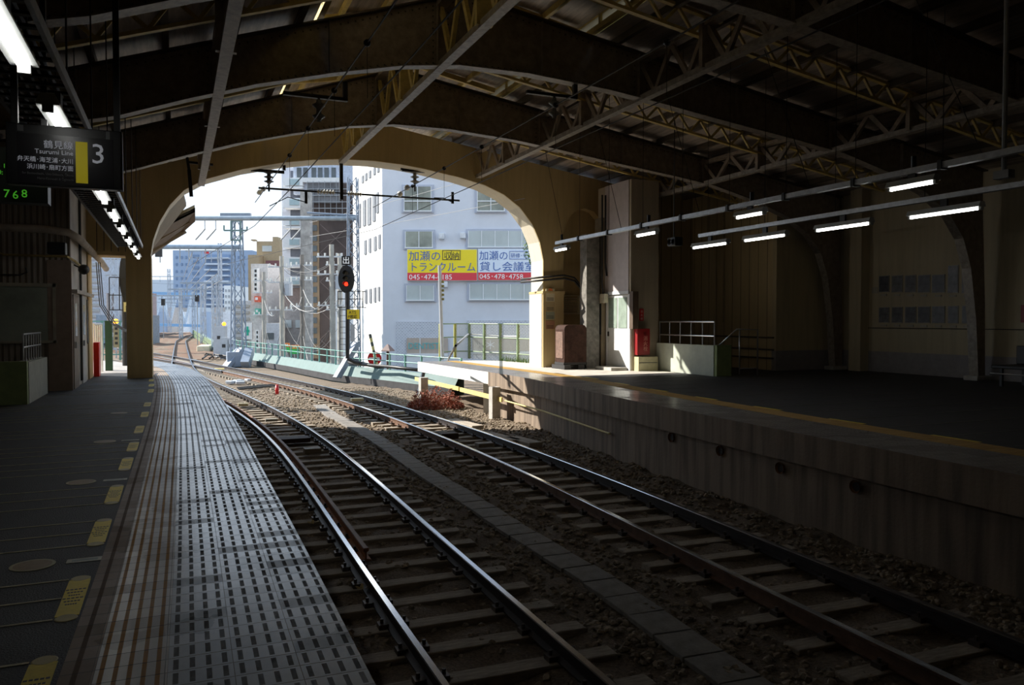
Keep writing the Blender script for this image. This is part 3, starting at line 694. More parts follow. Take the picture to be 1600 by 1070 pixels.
for a, b in zip(arch, arch[1:]):
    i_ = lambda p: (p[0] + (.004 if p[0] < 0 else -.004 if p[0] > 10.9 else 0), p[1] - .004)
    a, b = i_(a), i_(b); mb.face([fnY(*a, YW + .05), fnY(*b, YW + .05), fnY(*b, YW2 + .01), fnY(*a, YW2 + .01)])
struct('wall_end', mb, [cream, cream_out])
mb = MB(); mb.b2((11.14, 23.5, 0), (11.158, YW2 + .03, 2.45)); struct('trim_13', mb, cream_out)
# pier base and trim on the right jamb
mb = MB(); mb.b2((11.16, 23.42, 0), (11.92, YW2 + .02, 2.45)); mb.b2((11.13, 23.38, 2.45), (11.95, YW2 + .04, 2.53)); struct('trim_7', mb, cream)
mb = MB(); mb.b2((-1.22, 23.44, 0), (-.6, YW2, .0 + 3.3)); struct('trim_8', mb, cream)
# ------------------------------------------------------------------ side walls and added rear wall
mb = MB(); mb.b2((-9.2, -12, 0), (-9, YW, 5)); struct('wall_left', mb, hut_clad)
mb = MB(); mb.b2((-9.2, -12.2, -1.4), (21.2, -12, 8)); struct('wall_rear_added', mb, cream)  # unseen wall added behind the camera to keep the hall dark
XR = 19.65
mb = MB(); mb.b2((XR, -12, .62), (XR + .2, 19.12, 6)); struct('wall_right', mb, pale_wall)
mb = MB(); mb.b2((XR - .012, -12, 0), (XR + .2, 19.1, .62)); struct('baseboard_right', mb, dado_m)
mb = MB(); mb.b2((17.1, 19.12, .62), (XR + .2, 19.3, 6)); struct('wall_recess', mb, mat_wall('recess_paint', (.62, .52, .32), (.56, .46, .28), .3))
mb = MB(); mb.b2((17.09, 19.105, 0), (XR, 19.3, .62)); struct('baseboard_recess', mb, dado_m)
mb = MB(); mb.b2((17.1, 19.3, 0), (17.3, YW, 6)); struct('wall_boards', mb, board_y)
mb = MB(); mb.b2((14.2, YW - .1, 0), (17.1, YW, 6)); struct('wall_board_end', mb, board_x)
mb = MB()
for z in (.35, .62, 1.0): mb.b2((17.06, 19.2, z), (17.1, YW - .1, z + .05))
struct('trim_9', mb, purlin_mat)
mb = MB(); mb.b2((19.3, 17.9, 0), (XR, 18.35, 5.6)); struct('trim_10', mb, pale_wall)
mb = MB(); mb.tube([(XR - .03, 18.2, 1.33), (XR - .03, 4, 1.33)], .012, 6); one('wall_conduit', mb, dark_iron, 'thin dark conduit along pale wall below the pictures', 'conduit')

# framed photographs
xs = [(1374, 1388), (1394, 1409), (1415, 1430), (1435, 1452), (1457, 1475), (1482, 1496), (1504, 1518)]
ysr = [[(432, 455)] * 5 + [(418, 455)] * 2, [(481, 503)] * 7]
cnames = ['leftmost', 'second from left', 'third from left', 'middle', 'third from right', 'second from right', 'rightmost']
for r in range(2):
    for k in range(7):
        a = UX(xs[k][0], ysr[r][k][0] - (xs[k][0] - 1374) * .02, XR - .02); b = UX(xs[k][1], ysr[r][k][1] + (xs[k][1] - 1374) * .01, XR - .02)
        t = thing('framed_photograph', f'{cnames[k]} picture in the {"upper" if r == 0 else "lower"} row on the pale wall', 'picture', (XR - .02, (a.y + b.y) / 2, b.z), 'grey pictures in two rows on the pale wall')
        mb = MB(); mb.b2((XR - .02, b.y - .02, b.z - .02), (XR, a.y + .02, a.z + .02)); mb.build('frame', M('print_border', (.36, .34, .30), .5), t)
        mb = MB(); mb.b2((XR - .026, b.y, b.z), (XR - .02, a.y, a.z)); mb.build('print', M('grey_print_%d' % ((k + r) % 4), (.10 + .03 * ((k * 3 + r) % 4), .10 + .03 * ((k * 3 + r) % 4), .115 + .03 * ((k * 3 + r) % 4)), .4, var=.6, scale=6), t)
        mb = MB(); mb.b2((XR - .024, (a.y + b.y) / 2 - .1, b.z - .13), (XR, (a.y + b.y) / 2 + .1, b.z - .07)); mb.build('caption_card', M('caption', (.45, .42, .36), .6), t)
q = UX(1367, 453, XR - .01); mb = MB(); mb.b2((XR - .012, q.y - .1, q.z - .1), (XR, q.y + .12, q.z + .08)); one('caption_plate', mb, M('caption', (.45, .42, .36), .6), 'small tan caption plate left of the upper picture row', 'plate')
q = UX(1597, 490, XR - .01); mb = MB(); mb.b2((XR - .03, q.y - .6, q.z - .22), (XR, q.y + .02, q.z + .22)); one('red_wall_sign', mb, M('dark_red', (.30, .04, .05), .5), 'dark red sign on the right wall at the photo edge', 'sign')
# bench at the right edge
t = thing('bench', 'black bench with a metal front bar against the right wall', 'bench', (18.4, 11.6, 0))
mb = MB(); mb.b2((17.9, 10.2, .42), (18.9, 12.7, .50)); mb.build('seat', black, t, bevel=.02)
mb = MB(); mb.b2((18.8, 10.2, .5), (18.9, 12.7, .95)); mb.build('backrest', black, t, bevel=.02)
mb = MB(); mb.tube([(17.88, 10.2, .30), (17.88, 12.7, .30)], .02, 8); mb.build('front_bar', stainless, t)
for yy in (10.4, 12.5):
    for xx in (18.0, 18.8): mb = MB(); mb.b2((xx - .03, yy - .03, 0), (xx + .03, yy + .03, .42)); mb.build('leg', black, t)

# ------------------------------------------------------------------ roof
YE0, YE1 = -12, 24.3
def roofpanel(name, X0, X1, mt, dz=.18, th=.05):
    mb = MB(); mb.prism([[(X0, rooftop(X0) + dz), (X1, rooftop(X1) + dz), (X1, rooftop(X1) + dz + th), (X0, rooftop(X0) + dz + th)]], fnY, YE0, YE1 + 1.0); return struct(name, mb, mt)
roofpanel('ceiling_left_low', -9.6, -1.5, roof_sheet); roofpanel('ceiling_left', -1.5, 2.3, roof_sheet); roofpanel('ceiling_right', 7.9, 21.4, roof_sheet)
# raised ridge skylight
def mon(X): return 8.05 - abs(X - 5) * .16
sk = bpy.data.materials.new('dirty_skylight'); sk.use_nodes = True; n = sk.node_tree.nodes; l = sk.node_tree.links; n.clear()
o_ = n.new('ShaderNodeOutputMaterial'); tr = n.new('ShaderNodeBsdfTranslucent'); tr.inputs[0].default_value = (.48, .45, .37, 1); df = n.new('ShaderNodeBsdfDiffuse'); df.inputs[0].default_value = (.22, .2, .14, 1); ad = n.new('ShaderNodeMixShader'); ad.inputs[0].default_value = .15
l.new(tr.outputs[0], ad.inputs[1]); l.new(df.outputs[0], ad.inputs[2]); l.new(ad.outputs[0], o_.inputs[0])
for side, (X0, X1) in enumerate(((2.25, 5.0), (5.0, 7.95))):
    mb = MB(); mb.prism([[(X0, mon(X0)), (X1, mon(X1)), (X1, mon(X1) + .02), (X0, mon(X0) + .02)]], fnY, YE0, YE1 + 1); struct('window_%d' % (side + 1), mb, roof_sheet)
for side, X in enumerate((2.4, 7.8)):
    mb = MB(); z0 = rooftop(X) + .2; z1 = mon(X) + .05
    mb.b2((X - .01, -2, z0), (X + .01, YE1 + 1, z1)); o = struct('window_%d' % (side + 3), mb, sk)
    mb = MB(); y = -11.5
    mb.b2((X - .05, YE0, z0 - .06), (X + .05, YE1 + 1, z0 + .05)); mb.b2((X - .05, YE0, z1 - .05), (X + .05, YE1 + 1, z1 + .03)); mb.b2((X - .01, YE0, z0), (X + .01, -2, z1))
    while y < 24: mb.b2((X - .05, y - .04, z0), (X + .05, y + .04, z1)); y += 1.2
    struct('trim_%d' % (11 + side), mb, steel_yellow)
# glazed slots near the ridge: bare glass strips that show the sky
slot = M('wired_skylight_glass', (.95, .95, .9), .25, var=0, trans=1.0)
# ------------------------------------------------------------------ roof girders
GP = [(-9, 3.55), (-5, 4.05), (-2.2, 4.45), (-.8, 4.80), (.2, 5.17), (1.3, 5.54), (2.57, 5.88), (3.8, 6.16), (4.9, 6.31), (6.3, 6.33), (8.1, 6.22), (9.2, 6.10), (10.8, 5.90), (12.9, 5.66), (14.4, 5.47), (15.9, 5.12), (17.1, 4.72), (17.95, 4.22), (18.45, 3.65), (18.75, 2.9), (18.97, 1.6), (19.1, 0)]
GY = [-8.3, -3.8, .7, 5.1, 9.6, 14.0, 18.8]
def topz(X): return rooftop(X) + .02
glabels = ['girder out of view behind', 'girder behind the camera', 'roof girder directly overhead', 'riveted roof girder just out of the top of the photo', 'nearest riveted cream roof girder at the top of the photo', 'middle riveted roof girder, its leg beside the pictures', 'farthest riveted roof girder in front of the arched end wall']
for gi, Y in enumerate(GY):
    if Y < 0: continue
    t = thing('roof_girder', glabels[gi], 'roof girder', (18.8, Y, 0), 'riveted roof girders')
    mb = MB(); body = [(X, z) for X, z in GP if X <= 18.5]; up = [(X, topz(X)) for X in (19.3, 5, -1.5, -9)]
    mb.prism([body[:-1] + [(18.45, 3.65), (18.9, 3.65), (19.3, 4.6)] + up], fnY, Y - .012, Y + .012); mb.build('web', steel_cream, t)
    mb = MB(); 
    for (a, b) in zip(GP[:-4], GP[1:-3]): mb.bar((a[0] - .0, Y, a[1]), (b[0], Y, b[1]), .24, .022, up=(0, 0, 1)); 
    mb.build('bottom_flange', flange_mat, t)
    mb = MB()
    for (a, b) in zip(up, up[1:]): mb.bar((a[0], Y, a[1]), (b[0], Y, b[1]), .30, .03)
    mb.build('top_flange', purlin_mat, t)
    # leg
    leg = [(18.45, 3.65), (18.75, 2.9), (18.97, 1.6), (19.1, 0)]; bk_ = [(19.5, 0), (19.45, 2.0), (19.3, 4.6)]
    mb = MB(); mb.prism([leg + bk_ + [(18.9, 3.65)]], fnY, Y - .012, Y + .012); mb.build('leg_web', steel_cream, t)
    mb = MB()
    for a, b in zip(GP[-7:], GP[-6:]): mb.bar((a[0], Y, a[1]), (b[0], Y, b[1]), .26, .022, up=(1, 0, 0))
    mb.build('leg_flange', flange_mat, t); mb = MB(); mb.b2((18.95, Y - .2, 0), (19.55, Y + .2, .12)); mb.build('foot', conc_light, t, bevel=.02)
    for X in (-4, -1.3, .69, 2.6, 4.57, 6.7, 8.9, 11.4, 14.1, 16.4):
        z0 = interp([(z, x) for x, z in GP[:16]], X); mb = MB(); mb.b2((X - .09, Y - .10, z0), (X - .075, Y + .10, topz(X))); mb.b2((X - .09, Y - .03, z0), (X + .09, Y - .012, topz(X))); mb.build('stiffener', steel_cream, t)
    # rivets: one pattern mesh
    mb = MB(); X = -3.0
    while X < 17.4:
        z0 = interp([(z, x) for x, z in GP[:18]], X); z1 = topz(X)
        for z in (z0 + .06, z1 - .10): mb.box((X, Y - .018, z), (.028, .014, .028))
        mb.box((X, Y - .11, z0 + .018), (.026, .026, .014)); X += .13
    for X0 in (.69, 4.57, 8.9, 14.1):
        z0 = interp([(z, x) for x, z in GP[:16]], X0); z = z0 + .12
        while z < topz(X0) - .15:
            for dx in (-.16, -.13 + .26): mb.box((X0 + dx, Y - .018, z), (.028, .014, .028))
            z += .11
    o = mb.build('rivets', rivet_mat, t); o['kind'] = 'stuff'
# pipes/flat bar riding on flanges
# mid-bay lattice rafters
ly = ['above the camera', 'over the top edge of the photo', 'nearest yellow one by the skylight', 'middle one of the three in view', 'farthest, close to the arched wall']
for gi, Y in enumerate([2.9, 7.4, 11.9, 16.4, 21.0]):
    t = thing('lattice_rafter', 'yellow lattice rafter between two girders, ' + ly[gi], 'lattice rafter', (5, Y, 6.9), 'lattice rafters')
    for nm, dz in (('top_chord', .10), ('bottom_chord', -.30)):
        mb = MB(); pts = [(X, Y, rooftop(X) + dz) for X in (-4, -1.5, 5, 18.5)]
        for a, b in zip(pts, pts[1:]): mb.bar(a, b, .10, .055)
        mb.build(nm, steel_yellow, t)
    mb = MB(); X = -3.5; k = 0
    while X < 18:
        z = rooftop(X); z2 = rooftop(X + .32)
        a, b = ((z - .28, z2 + .08) if k % 2 == 0 else (z + .08, z2 - .28)); mb.bar((X, Y, a), (X + .32, Y, b), .05, .05, up=(0, 1, 0)); X += .32; k += 1
    o = mb.build('lattice_web', steel_yellow, t)
# longitudinal trusses between girders
ends = GY[2:] + [YW]
lt = [(.69, 'left'), (4.57, 'ridge'), (8.9, 'right'), (14.1, 'far right')]
for X, nm in lt:
    zb = interp([(z, x) for x, z in GP[:16]], X) - .03; zt = topz(X) - .12
    for i in range(len(ends) - 1):
        y0, y1 = ends[i], ends[i + 1]
        t = thing('bracing_truss', f'{nm} lengthwise roof truss, {["bay over the camera", "bay just above the photo top", "third bay from the end wall", "second bay from the end wall", "bay touching the end wall"][i]}', 'roof truss', (X, (y0 + y1) / 2, zb), 'lengthwise roof trusses')
        mb = MB(); mb.b2((X - .085, y0, zb - .02), (X + .085, y1, zb)); mb.b2((X - .085, y0, zb), (X - .07, y1, zb + .09)); mb.b2((X + .07, y0, zb), (X + .085, y1, zb + .09)); mb.build('bottom_chord', flange_mat, t)
        mb = MB(); mb.bar((X, y0, zt), (X, y1, zt), .2, .08); mb.build('top_chord', steel_cream, t)
        mt = steel_yellow if nm == 'ridge' else steel_cream
        N = 4; L = (y1 - y0) / N
        for k in range(N):
            for (ya, za, yb, zb2) in ((y0 + k * L, zt, y0 + k * L + L / 2, zb + .05), (y0 + k * L + L / 2, zb + .05, y0 + (k + 1) * L, zt)):
                mb = MB(); mb.bar((X, ya, za), (X, yb, zb2), .10, .07, up=(1, 0, 0)); mb.build('brace', mt, t)
        mb = MB(); mb.b2((X - .14, y0 + (y1 - y0) * .5 - .05, zb + .02), (X + .14, y0 + (y1 - y0) * .5 + .05, zt)); mb.build('post', mt, t)
# purlins
X = -8.5; k = 0; pnum = []
while X < 19:
    if not (2.4 < X < 7.8): pnum.append(X)
    X += 1.05
for k, X in enumerate(pnum):
    mb = MB(); mb.b2((X - .05, YE0, rooftop(X) + .04), (X + .05, YE1, rooftop(X) + .18)); struct('trim_%d' % (20 + k), mb, purlin_mat)
for k, X in enumerate((3.1, 3.9, 5.0, 6.1, 6.9)):
    mb = MB(); mb.b2((X - .04, YE0, mon(X) - .13), (X + .04, YE1, mon(X))); struct('trim_%d' % (60 + k), mb, steel_yellow)
mb = MB(); y = -11
while y < 24:
    for sx in (-1, 1): mb.bar((5, y, 8.0), (5 + sx * 2.65, y, 7.5), .09, .12)
    y += 1.5
struct('trim_70', mb, steel_yellow)

# ------------------------------------------------------------------ lamps
def lamp(x0, x1, y0, y1, z, lab, grp, axis='Y', X=None):
    if axis == 'Y': c = (X, (y0 + y1) / 2, z); L = abs(y1 - y0)
    t = thing('fluorescent_lamp', lab, 'lamp', (c[0], c[1], z), grp)
    mb = MB(); mb.prism([[(-.045, .10), (.045, .10), (.075, .035), (.075, .02), (-.075, .02), (-.075, .035)]], lambda a, b, tt: (c[0] + a, tt, z + b), c[1] - L / 2, c[1] + L / 2); mb.build('housing', housing_m, t)
    mb = MB(); mb.cyl((c[0], c[1] - L / 2 + .03, z), (c[0], c[1] + L / 2 - .03, z), .026, 10); mb.build('tube', tube_m, t)
    for s in (-1, 1): mb = MB(); mb.box((c[0], c[1] + s * (L / 2 - .02), z), (.07, .04, .06)); mb.build('end_cap', housing_m, t)
    mb = MB(); mb.b2((c[0] - .02, c[1] - .06, z + .1), (c[0] + .02, c[1] + .06, z + .25)); mb.build('bracket', dark_iron, t)
ln = ['nearest, large at the top left corner', 'just above the platform number sign', 'partly behind the platform number sign', 'fourth from the camera, under the sign', 'fifth from the camera', 'sixth from the camera', 'seventh from the camera', 'eighth from the camera', 'farthest, at the end wall pillar']
for k, Y in enumerate((4.95, 7.05, 8.85, 10.75, 12.7, 14.65, 16.6, 18.55, 20.6)):
    lamp(0, 0, Y - .6, Y + .6, 3.08, 'lit fluorescent lamp over the near platform, ' + ln[k], 'lamps over the near platform', X=-.82)
r1 = ['farthest, by the arch', 'second from the arch', 'third from the arch', 'nearest, bright one']
for k, (a, b) in enumerate(((868, 888), (995, 1027), (1150, 1195), (1388, 1463))):
    p = UX(a, 379, 9.35); q = UX(b, 379, 9.35); lamp(0, 0, q.y, p.y, 3.42, 'lamp under the long white trunking along the far platform, ' + r1[k], 'lamps under the far platform trunking', X=9.35)
r2 = ['farthest, by the board wall', 'second of the row', 'third of the row', 'nearest the right edge']
for k, (a, b) in enumerate(((1083, 1138), (1163, 1230), (1275, 1362), (1420, 1534))):
    p = UX(a, 379, 11.3); q = UX(b, 379, 11.3); lamp(0, 0, q.y, p.y, 3.28, 'double length lit lamp deeper over the far platform, ' + r2[k], 'long lamps deeper over the far platform', X=11.3)
# left cable tray
t = thing('cable_tray', 'long dark slatted cable tray above the near platform lamps', 'cable tray', (-1.0, 12, 3.3))
for X in (-.74, -1.28):
    mb = MB(); mb.b2((X - .015, -2, 3.34), (X + .015, 21.4, 3.42)); mb.build('side_rail', galv if X > -1 else dark_iron, t)
mb = MB(); y = -1.9
while y < 21.3: mb.b2((-1.27, y, 3.35), (-.75, y + .05, 3.37)); y += .22
mb.build('slats', dark_iron, t)
mb = MB()
for k in range(6): mb.tube([(-1.2 + .07 * k, -2, 3.40), (-1.2 + .07 * k, 21.3, 3.40)], .022, 6)
mb.build('cables', black, t)
y = 1.0
while y < 21:
    for X in (-.74, -1.28): mb = MB(); mb.cyl((X, y, 3.4), (X, y, rooftop(X)), .008, 5); mb.build('hanger_rod', dark_iron, t)
    y += 1.95
# right trunking 1
t = thing('cable_trunking', 'long white cable trunking hung on rods along the far platform edge', 'cable trunking', (9.35, 9, 3.6))
mb = MB(); mb.b2((9.30, -2, 3.58), (9.40, 18.8, 3.66)); mb.build('trunk', galv, t)
y = 3.0; k = 0
while y < 18.8:
    mb = MB(); mb.cyl((9.35, y, 3.66), (9.35, y, rooftop(9.35)), .006, 5); mb.build('hanger_rod', dark_iron, t)
    if k % 2 == 0: mb = MB(); mb.cyl((9.35, y + .9, 3.66), (9.35, y + 1.5 + .5, 6.2), .006, 5); mb.build('stay_wire', dark_iron, t)
    mb = MB(); mb.b2((9.28, y - .03, 3.56), (9.42, y + .03, 3.68)); mb.build('clamp', dark_iron, t); y += 1.45; k += 1
for (x, y0) in ((878, 352), (1014, 336), (1175, 305), (1428, 250)):
    p = UX(x, y0, 9.35); mb = MB(); mb.cyl((9.35, p.y, 3.66), (9.35, p.y, 3.82), .035, 8); mb.build('junction_box', black, t)
t = thing('cable_trunking', 'second white trunking above the long lamps deeper over the far platform', 'cable trunking', (11.3, 10, 3.5))
mb = MB(); mb.b2((11.25, -2, 3.50), (11.35, 15.2, 3.58)); mb.build('trunk', galv, t)
y = 3.5
while y < 15: mb = MB(); mb.cyl((11.3, y, 3.58), (11.3, y, rooftop(11.3)), .006, 5); mb.build('hanger_rod', dark_iron, t); y += 1.9
# hanger with conduit right edge
mb = MB(); mb.cyl((9.6, 6.4, 3.1), (9.6, 6.4, 6.4), .03, 8); q = UX(1568, 300, 9.6); mb.v = []; mb.f = []; mb.mi = []; mb.uv = []; mb.cyl((9.6, q.y, 3.35), (9.6, q.y, 6.5), .03, 8); mb.box((9.6, q.y, 3.4), (.12, .2, .1)); one('drop_conduit', mb, grey_paint, 'vertical grey conduit dropping from the roof at the right edge', 'conduit')

# ------------------------------------------------------------------ platform sign and LED board
YS = 6.2; a = UY(8, 190, YS); b = UY(190, 297, YS); x0, x1, z1, z0 = a.x, b.x, a.z, b.z; W = x1 - x0; H = z1 - z0
t = thing('platform_sign', 'black hanging sign with yellow stripe and number 3 for the Tsurumi Line', 'sign', ((x0 + x1) / 2, YS, z0))
mb = MB(); mb.b2((x0, YS, z0), (x1, YS + .09, z1)); mb.build('case', sign_black, t, bevel=.006)
sx = lambda u: x0 + W * u; sz = lambda v: z1 - H * v
mb = MB(); mb.b2((sx(.095), YS - .004, sz(.97)), (sx(.93), YS, sz(.155))); mb.build('face_panel', M('sign_face', (.022, .020, .026), .2, var=0), t)
mb = MB(); mb.b2((sx(.595), YS - .008, sz(.925)), (sx(.70), YS - .003, sz(.235))); mb.build('yellow_stripe', sign_yellow, t)
AX, AZ = (1, 0, 0), (0, 0, 1); yy = YS - .008
text('3', H * .47, sign_white, t, (sx(.725), yy, sz(.575)), AX, AZ, 'platform_number')
text('鶴見線', H * .145, sign_white, t, (sx(.575), yy, sz(.37)), AX, AZ, align='RIGHT')
text('Tsurumi Line', H * .105, sign_white, t, (sx(.575), yy, sz(.475)), AX, AZ, align='RIGHT')
text('弁天橋･海芝浦･大川', H * .095, sign_white, t, (sx(.575), yy, sz(.61)), AX, AZ, align='RIGHT', stretch=.95)
text('浜川崎･扇町方面', H * .095, sign_white, t, (sx(.575), yy, sz(.73)), AX, AZ, align='RIGHT', stretch=.95)
text('for Bentembashi, Umi-Shibaura, Ōkawa', H * .055, sign_dim, t, (sx(.575), yy, sz(.825)), AX, AZ, align='RIGHT', stretch=.85)
text('Hama-Kawasaki & Ōgimachi', H * .055, sign_dim, t, (sx(.575), yy, sz(.90)), AX, AZ, align='RIGHT', stretch=.85)
mb = MB(); mb.b2((sx(.10), YS - .004, sz(.13)), (sx(.15), YS, sz(.03))); mb.b2((sx(.865), YS - .004, sz(.155)), (sx(.90), YS, sz(.02))); mb.build('pictogram_plate', sign_dim, t)
mb = MB(); mb.b2((x1 - .045, YS + .02, z1), (x1 - .005, YS + .06, 5.6)); mb.b2((x0 + .03, YS + .02, z1), (x0 + .07, YS + .06, 5.3)); mb.b2((x1 - .03, YS + .02, z0), (x1 + .008, YS + .09, z1)); mb.build('hanger_pole', black, t)
YL = 6.9; a = UY(-60, 225, YL); b = UY(75, 318, YL)
t = thing('departure_board', 'dark electronic departure board with green digits behind the number sign', 'display', ((a.x + b.x) / 2, YL, b.z))
mb = MB(); mb.b2((a.x, YL, b.z), (b.x, YL + .16, a.z)); mb.build('case', M('led_case', (.012, .016, .010), .4, var=0), t)
for s, (px, py, sz_) in (('1', (4, 262, .045)), ('0:', (-4, 272, .05)), ('7', (5, 308, .085)), ('6', (19, 310, .085)), ('8', (33, 308, .085))):
    q = UY(px, py, YL - .005); text(s, sz_, led_green, t, q, AX, AZ, 'green_digit')
mb = MB(); mb.b2((a.x + .5, YL + .05, a.z), (a.x + .54, YL + .09, 5.2)); mb.build('hanger_pole', black, t)

# ------------------------------------------------------------------ platform hut on the left
XH, YH = -2.15, 20.0
t = thing('platform_hut', 'ribbed cream station hut with window and two side doors', 'hut', (-4.5, 22, 0))
mb = MB(); mb.b2((-9, YH, 0), (XH, YH + .12, 5.2)); mb.build('front_wall', hut_clad, t)
mb = MB(); mb.b2((XH - .12, YH + .002, 0), (XH, 24.9, 3.4)); mb.b2((XH - .12, YH + .002, 3.4), (XH, YW, 5.2)); mb.build('side_wall', hut_side, t)
mb = MB(); mb.b2((XH - .45, YH - .03, 0), (XH + .02, YH, 2.9)); mb.build('corner_panel', M('hut_corner', (.30, .22, .17), .6), t)
f = UY(0, 460, YH); g_ = UY(86, 532, YH)
w_ = MB(); w_.b2((-5.2, YH - .05, 1.06), (g_.x + .05, YH - .001, 1.12)); w_.b2((-5.2, YH - .05, 2.30), (g_.x + .05, YH - .001, 2.38))
for X in (-5.2, -3.7, g_.x): w_.b2((X - .03, YH - .05, 1.06), (X + .03, YH - .001, 2.38))
w = w_.build('window', M('hut_window_frame', (.40, .36, .28), .5), t)
mb = MB(); mb.b2((-5.2, YH - .02, 1.12), (g_.x, YH - .002, 2.30)); mb.build('pane', M('hut_glass_lit_tone', (.36, .40, .33), .5, var=.35, scale=.8), w)  # room light behind the panes painted in as a pale colour
for k, (ya, yb) in enumerate(((20.25, 21.15), (22.0, 22.9))):
    mb = MB(); mb.b2((XH, ya, 0), (XH + .025, yb, 2.15)); d = mb.build('door', M('hut_door_%d' % k, ((.24, .18, .13) if k == 0 else (.55, .57, .58)), .5), t)
    mb = MB(); mb.b2((XH + .025, ya + .25, 1.2), (XH + .03, yb - .25, 1.95)); mb.build('door_glass', win_glass, d); mb = MB(); mb.box((XH + .05, ya + .1, 1.0), (.04, .03, .14)); mb.build('handle', stainless, d)
mb = MB(); mb.b2((XH, 20.1, 2.18), (XH + .12, 24, 2.26)); mb.build('door_hood', hut_side, t)
mb = MB(); mb.b2((XH, 23.3, .95), (XH + .02, 24.1, 2.1)); mb.build('side_window', win_dark, t)
mb = MB(); mb.tube([(-9, 19.75, 3.55), (-2.6, 19.75, 3.55), (-2.15, 19.8, 3.5), (-1.98, 20.2, 3.4), (-1.98, 25.6, 3.28), (-1.9, 26.4, 3.1)], .085, 10); one('lagged_pipe', mb, M('pipe_lagging', (.38, .32, .26), .7, var=.3), 'thick cream lagged pipe wrapping round the hut corner', 'pipe', smooth=True)
mb = MB(); mb.tube([(-9, 19.93, 2.55), (-3.1, 19.93, 2.55), (-2.97, 19.93, 2.62), (-3.0, 19.93, 2.72)], .018, 6); one('wall_cable', mb, dark_iron, 'thin dark cable along the hut front above the window', 'cable')
mb = MB(); mb.tube([(-3.55, 19.93, 4.6), (-3.55, 19.93, 3.05), (-3.4, 19.93, 2.98), (-2.2, 19.93, 2.98), (-2.08, 20.2, 2.9), (-2.08, 21.5, 2.85)], .028, 6); one('yellow_pipe', mb, M('ochre_pipe', (.38, .28, .10), .6), 'ochre pipe stepping down the hut front above the window', 'pipe')
mb = MB(); q = UY(89, 388, 19.2); mb.b2((q.x - .17, 19.1, q.z - .13), (q.x + .17, 19.4, q.z + .13)); mb.bar((q.x, 19.4, q.z), (q.x, 20, q.z + .1), .04, .04); one('speaker_box', mb, black, 'black loudspeaker box on the hut front', 'loudspeaker', bevel=.02)
mb = MB(); q = UX(131, 421, -1.95); mb.ball((q.x, q.y, q.z), .12, 12); mb.bar((q.x, q.y, q.z), (XH, q.y, q.z + .1), .03, .03); one('round_bell', mb, black, 'black round bell on the hut side wall by the cables', 'bell', smooth=True)
mb = MB()
for k in range(3): mb.tube([(XH + .03, 21.6 + .12 * k, 5.2), (XH + .03, 21.6 + .12 * k, 3.0), (XH + .03, 21.7 + .05 * k, 2.6), (XH + .03, 21.6 + .1 * k, .1)], .02, 6)
mb.tube([(XH + .03, 23.2, 5.0), (XH + .35, 22.8, 4.4), (-1.1, 23.2, 4.3), (-.9, 23.3, 3.6)], .03, 6)
one('cable_drop', mb, black, 'bundle of black cables running down the hut side', 'cables')
mb = MB()
for k in range(3): mb.tube([(-2.05 + .05 * k, 25.0, 3.2), (-2.0 + .05 * k, 25.3, 2.0), (-1.75 + .06 * k, 26, 1.45), (-1.4 + .04 * k, 27, 1.2)], .014, 6)
one('outdoor_cables', mb, black, 'black cables sagging from the hut end to the green post', 'cables')
# stair enclosure with railing
t = thing('stair_parapet', 'pale green low wall with barred railing in front of the hut', 'parapet', (-2.7, 18.2, 0))
mb = MB(); mb.b2((-2.78, 17.1, 0), (-2.55, 19.4, .78)); mb.build('low_wall', M('parapet_grey_green', (.34, .35, .30), .7), t)
mb = MB(); mb.b2((-3.05, 16.95, 0), (-2.56, 17.1, .80)); mb.build('green_end', moss_green, t)
for k in range(8): yk = 17.25 + k * .29; mb = MB(); mb.cyl((-2.66, yk, .78), (-2.66, yk, 1.3), .016, 6); mb.build('baluster', stainless, t)
for z in (1.3, 1.05): mb = MB(); mb.tube([(-2.66, 17.25, z), (-2.66, 19.3, z)], .02, 6); mb.build('rail_bar', stainless, t)
t = thing('stair_handrail', 'steel stair handrail at the left photo edge', 'handrail', (-3.3, 16.3, 0))
for X in (-3.05, -3.32): mb = MB(); mb.cyl((X, 15.9, 0), (X, 15.9, .82), .02, 8); mb.build('post', stainless, t)
mb = MB(); mb.tube([(-3.05, 15.9, .82), (-5.5, 15.9, .84)], .022, 8); mb.tube([(-3.05, 15.9, .18), (-5.5, 15.9, .18)], .018, 8); mb.build('rail_bar', stainless, t)
# red box, fence and posts at the left opening
mb = MB(); mb.b2((-2.11, 24.5, 0), (-1.97, 24.95, .95)); one('red_cabinet', mb, red_m, 'red fire equipment box at the end of the hut', 'cabinet', bevel=.01)
t = thing('white_railing', 'short white railing behind the red box outside', 'railing', (-2.1, 26, 0))
for k in range(5): mb = MB(); mb.cyl((-2.15 + .02 * k, 25.2 + .4 * k, 0), (-2.15 + .02 * k, 25.2 + .4 * k, 1.45), .025, 6); mb.build('post', white_paint, t)
mb = MB(); mb.tube([(-2.15, 25.2, 1.45), (-2.07, 26.8, 1.45)], .03, 6); mb.build('rail_bar', white_paint, t)
mb = MB(); mb.b2((-2.02, 27.2, 0), (-1.82, 27.4, 1.55)); one('green_post', mb, M('dark_green', (.02, .075, .035), .5), 'thick dark green post outside the left opening', 'post')
t = thing('green_end_fence', 'teal fence with gate across the far end of near platform', 'fence', (-2, 34.5, 0))
for k in range(4): mb = MB(); mb.b2((-3.3 + k * .62, 34.3, -.1), (-3.22 + k * .62, 34.4, 1.5)); mb.build('post', teal_fence, t)
for z in (.2, .8, 1.5): mb = MB(); mb.b2((-3.3, 34.32, z), (-1.4, 34.36, z + .05)); mb.build('rail_bar', teal_fence, t)
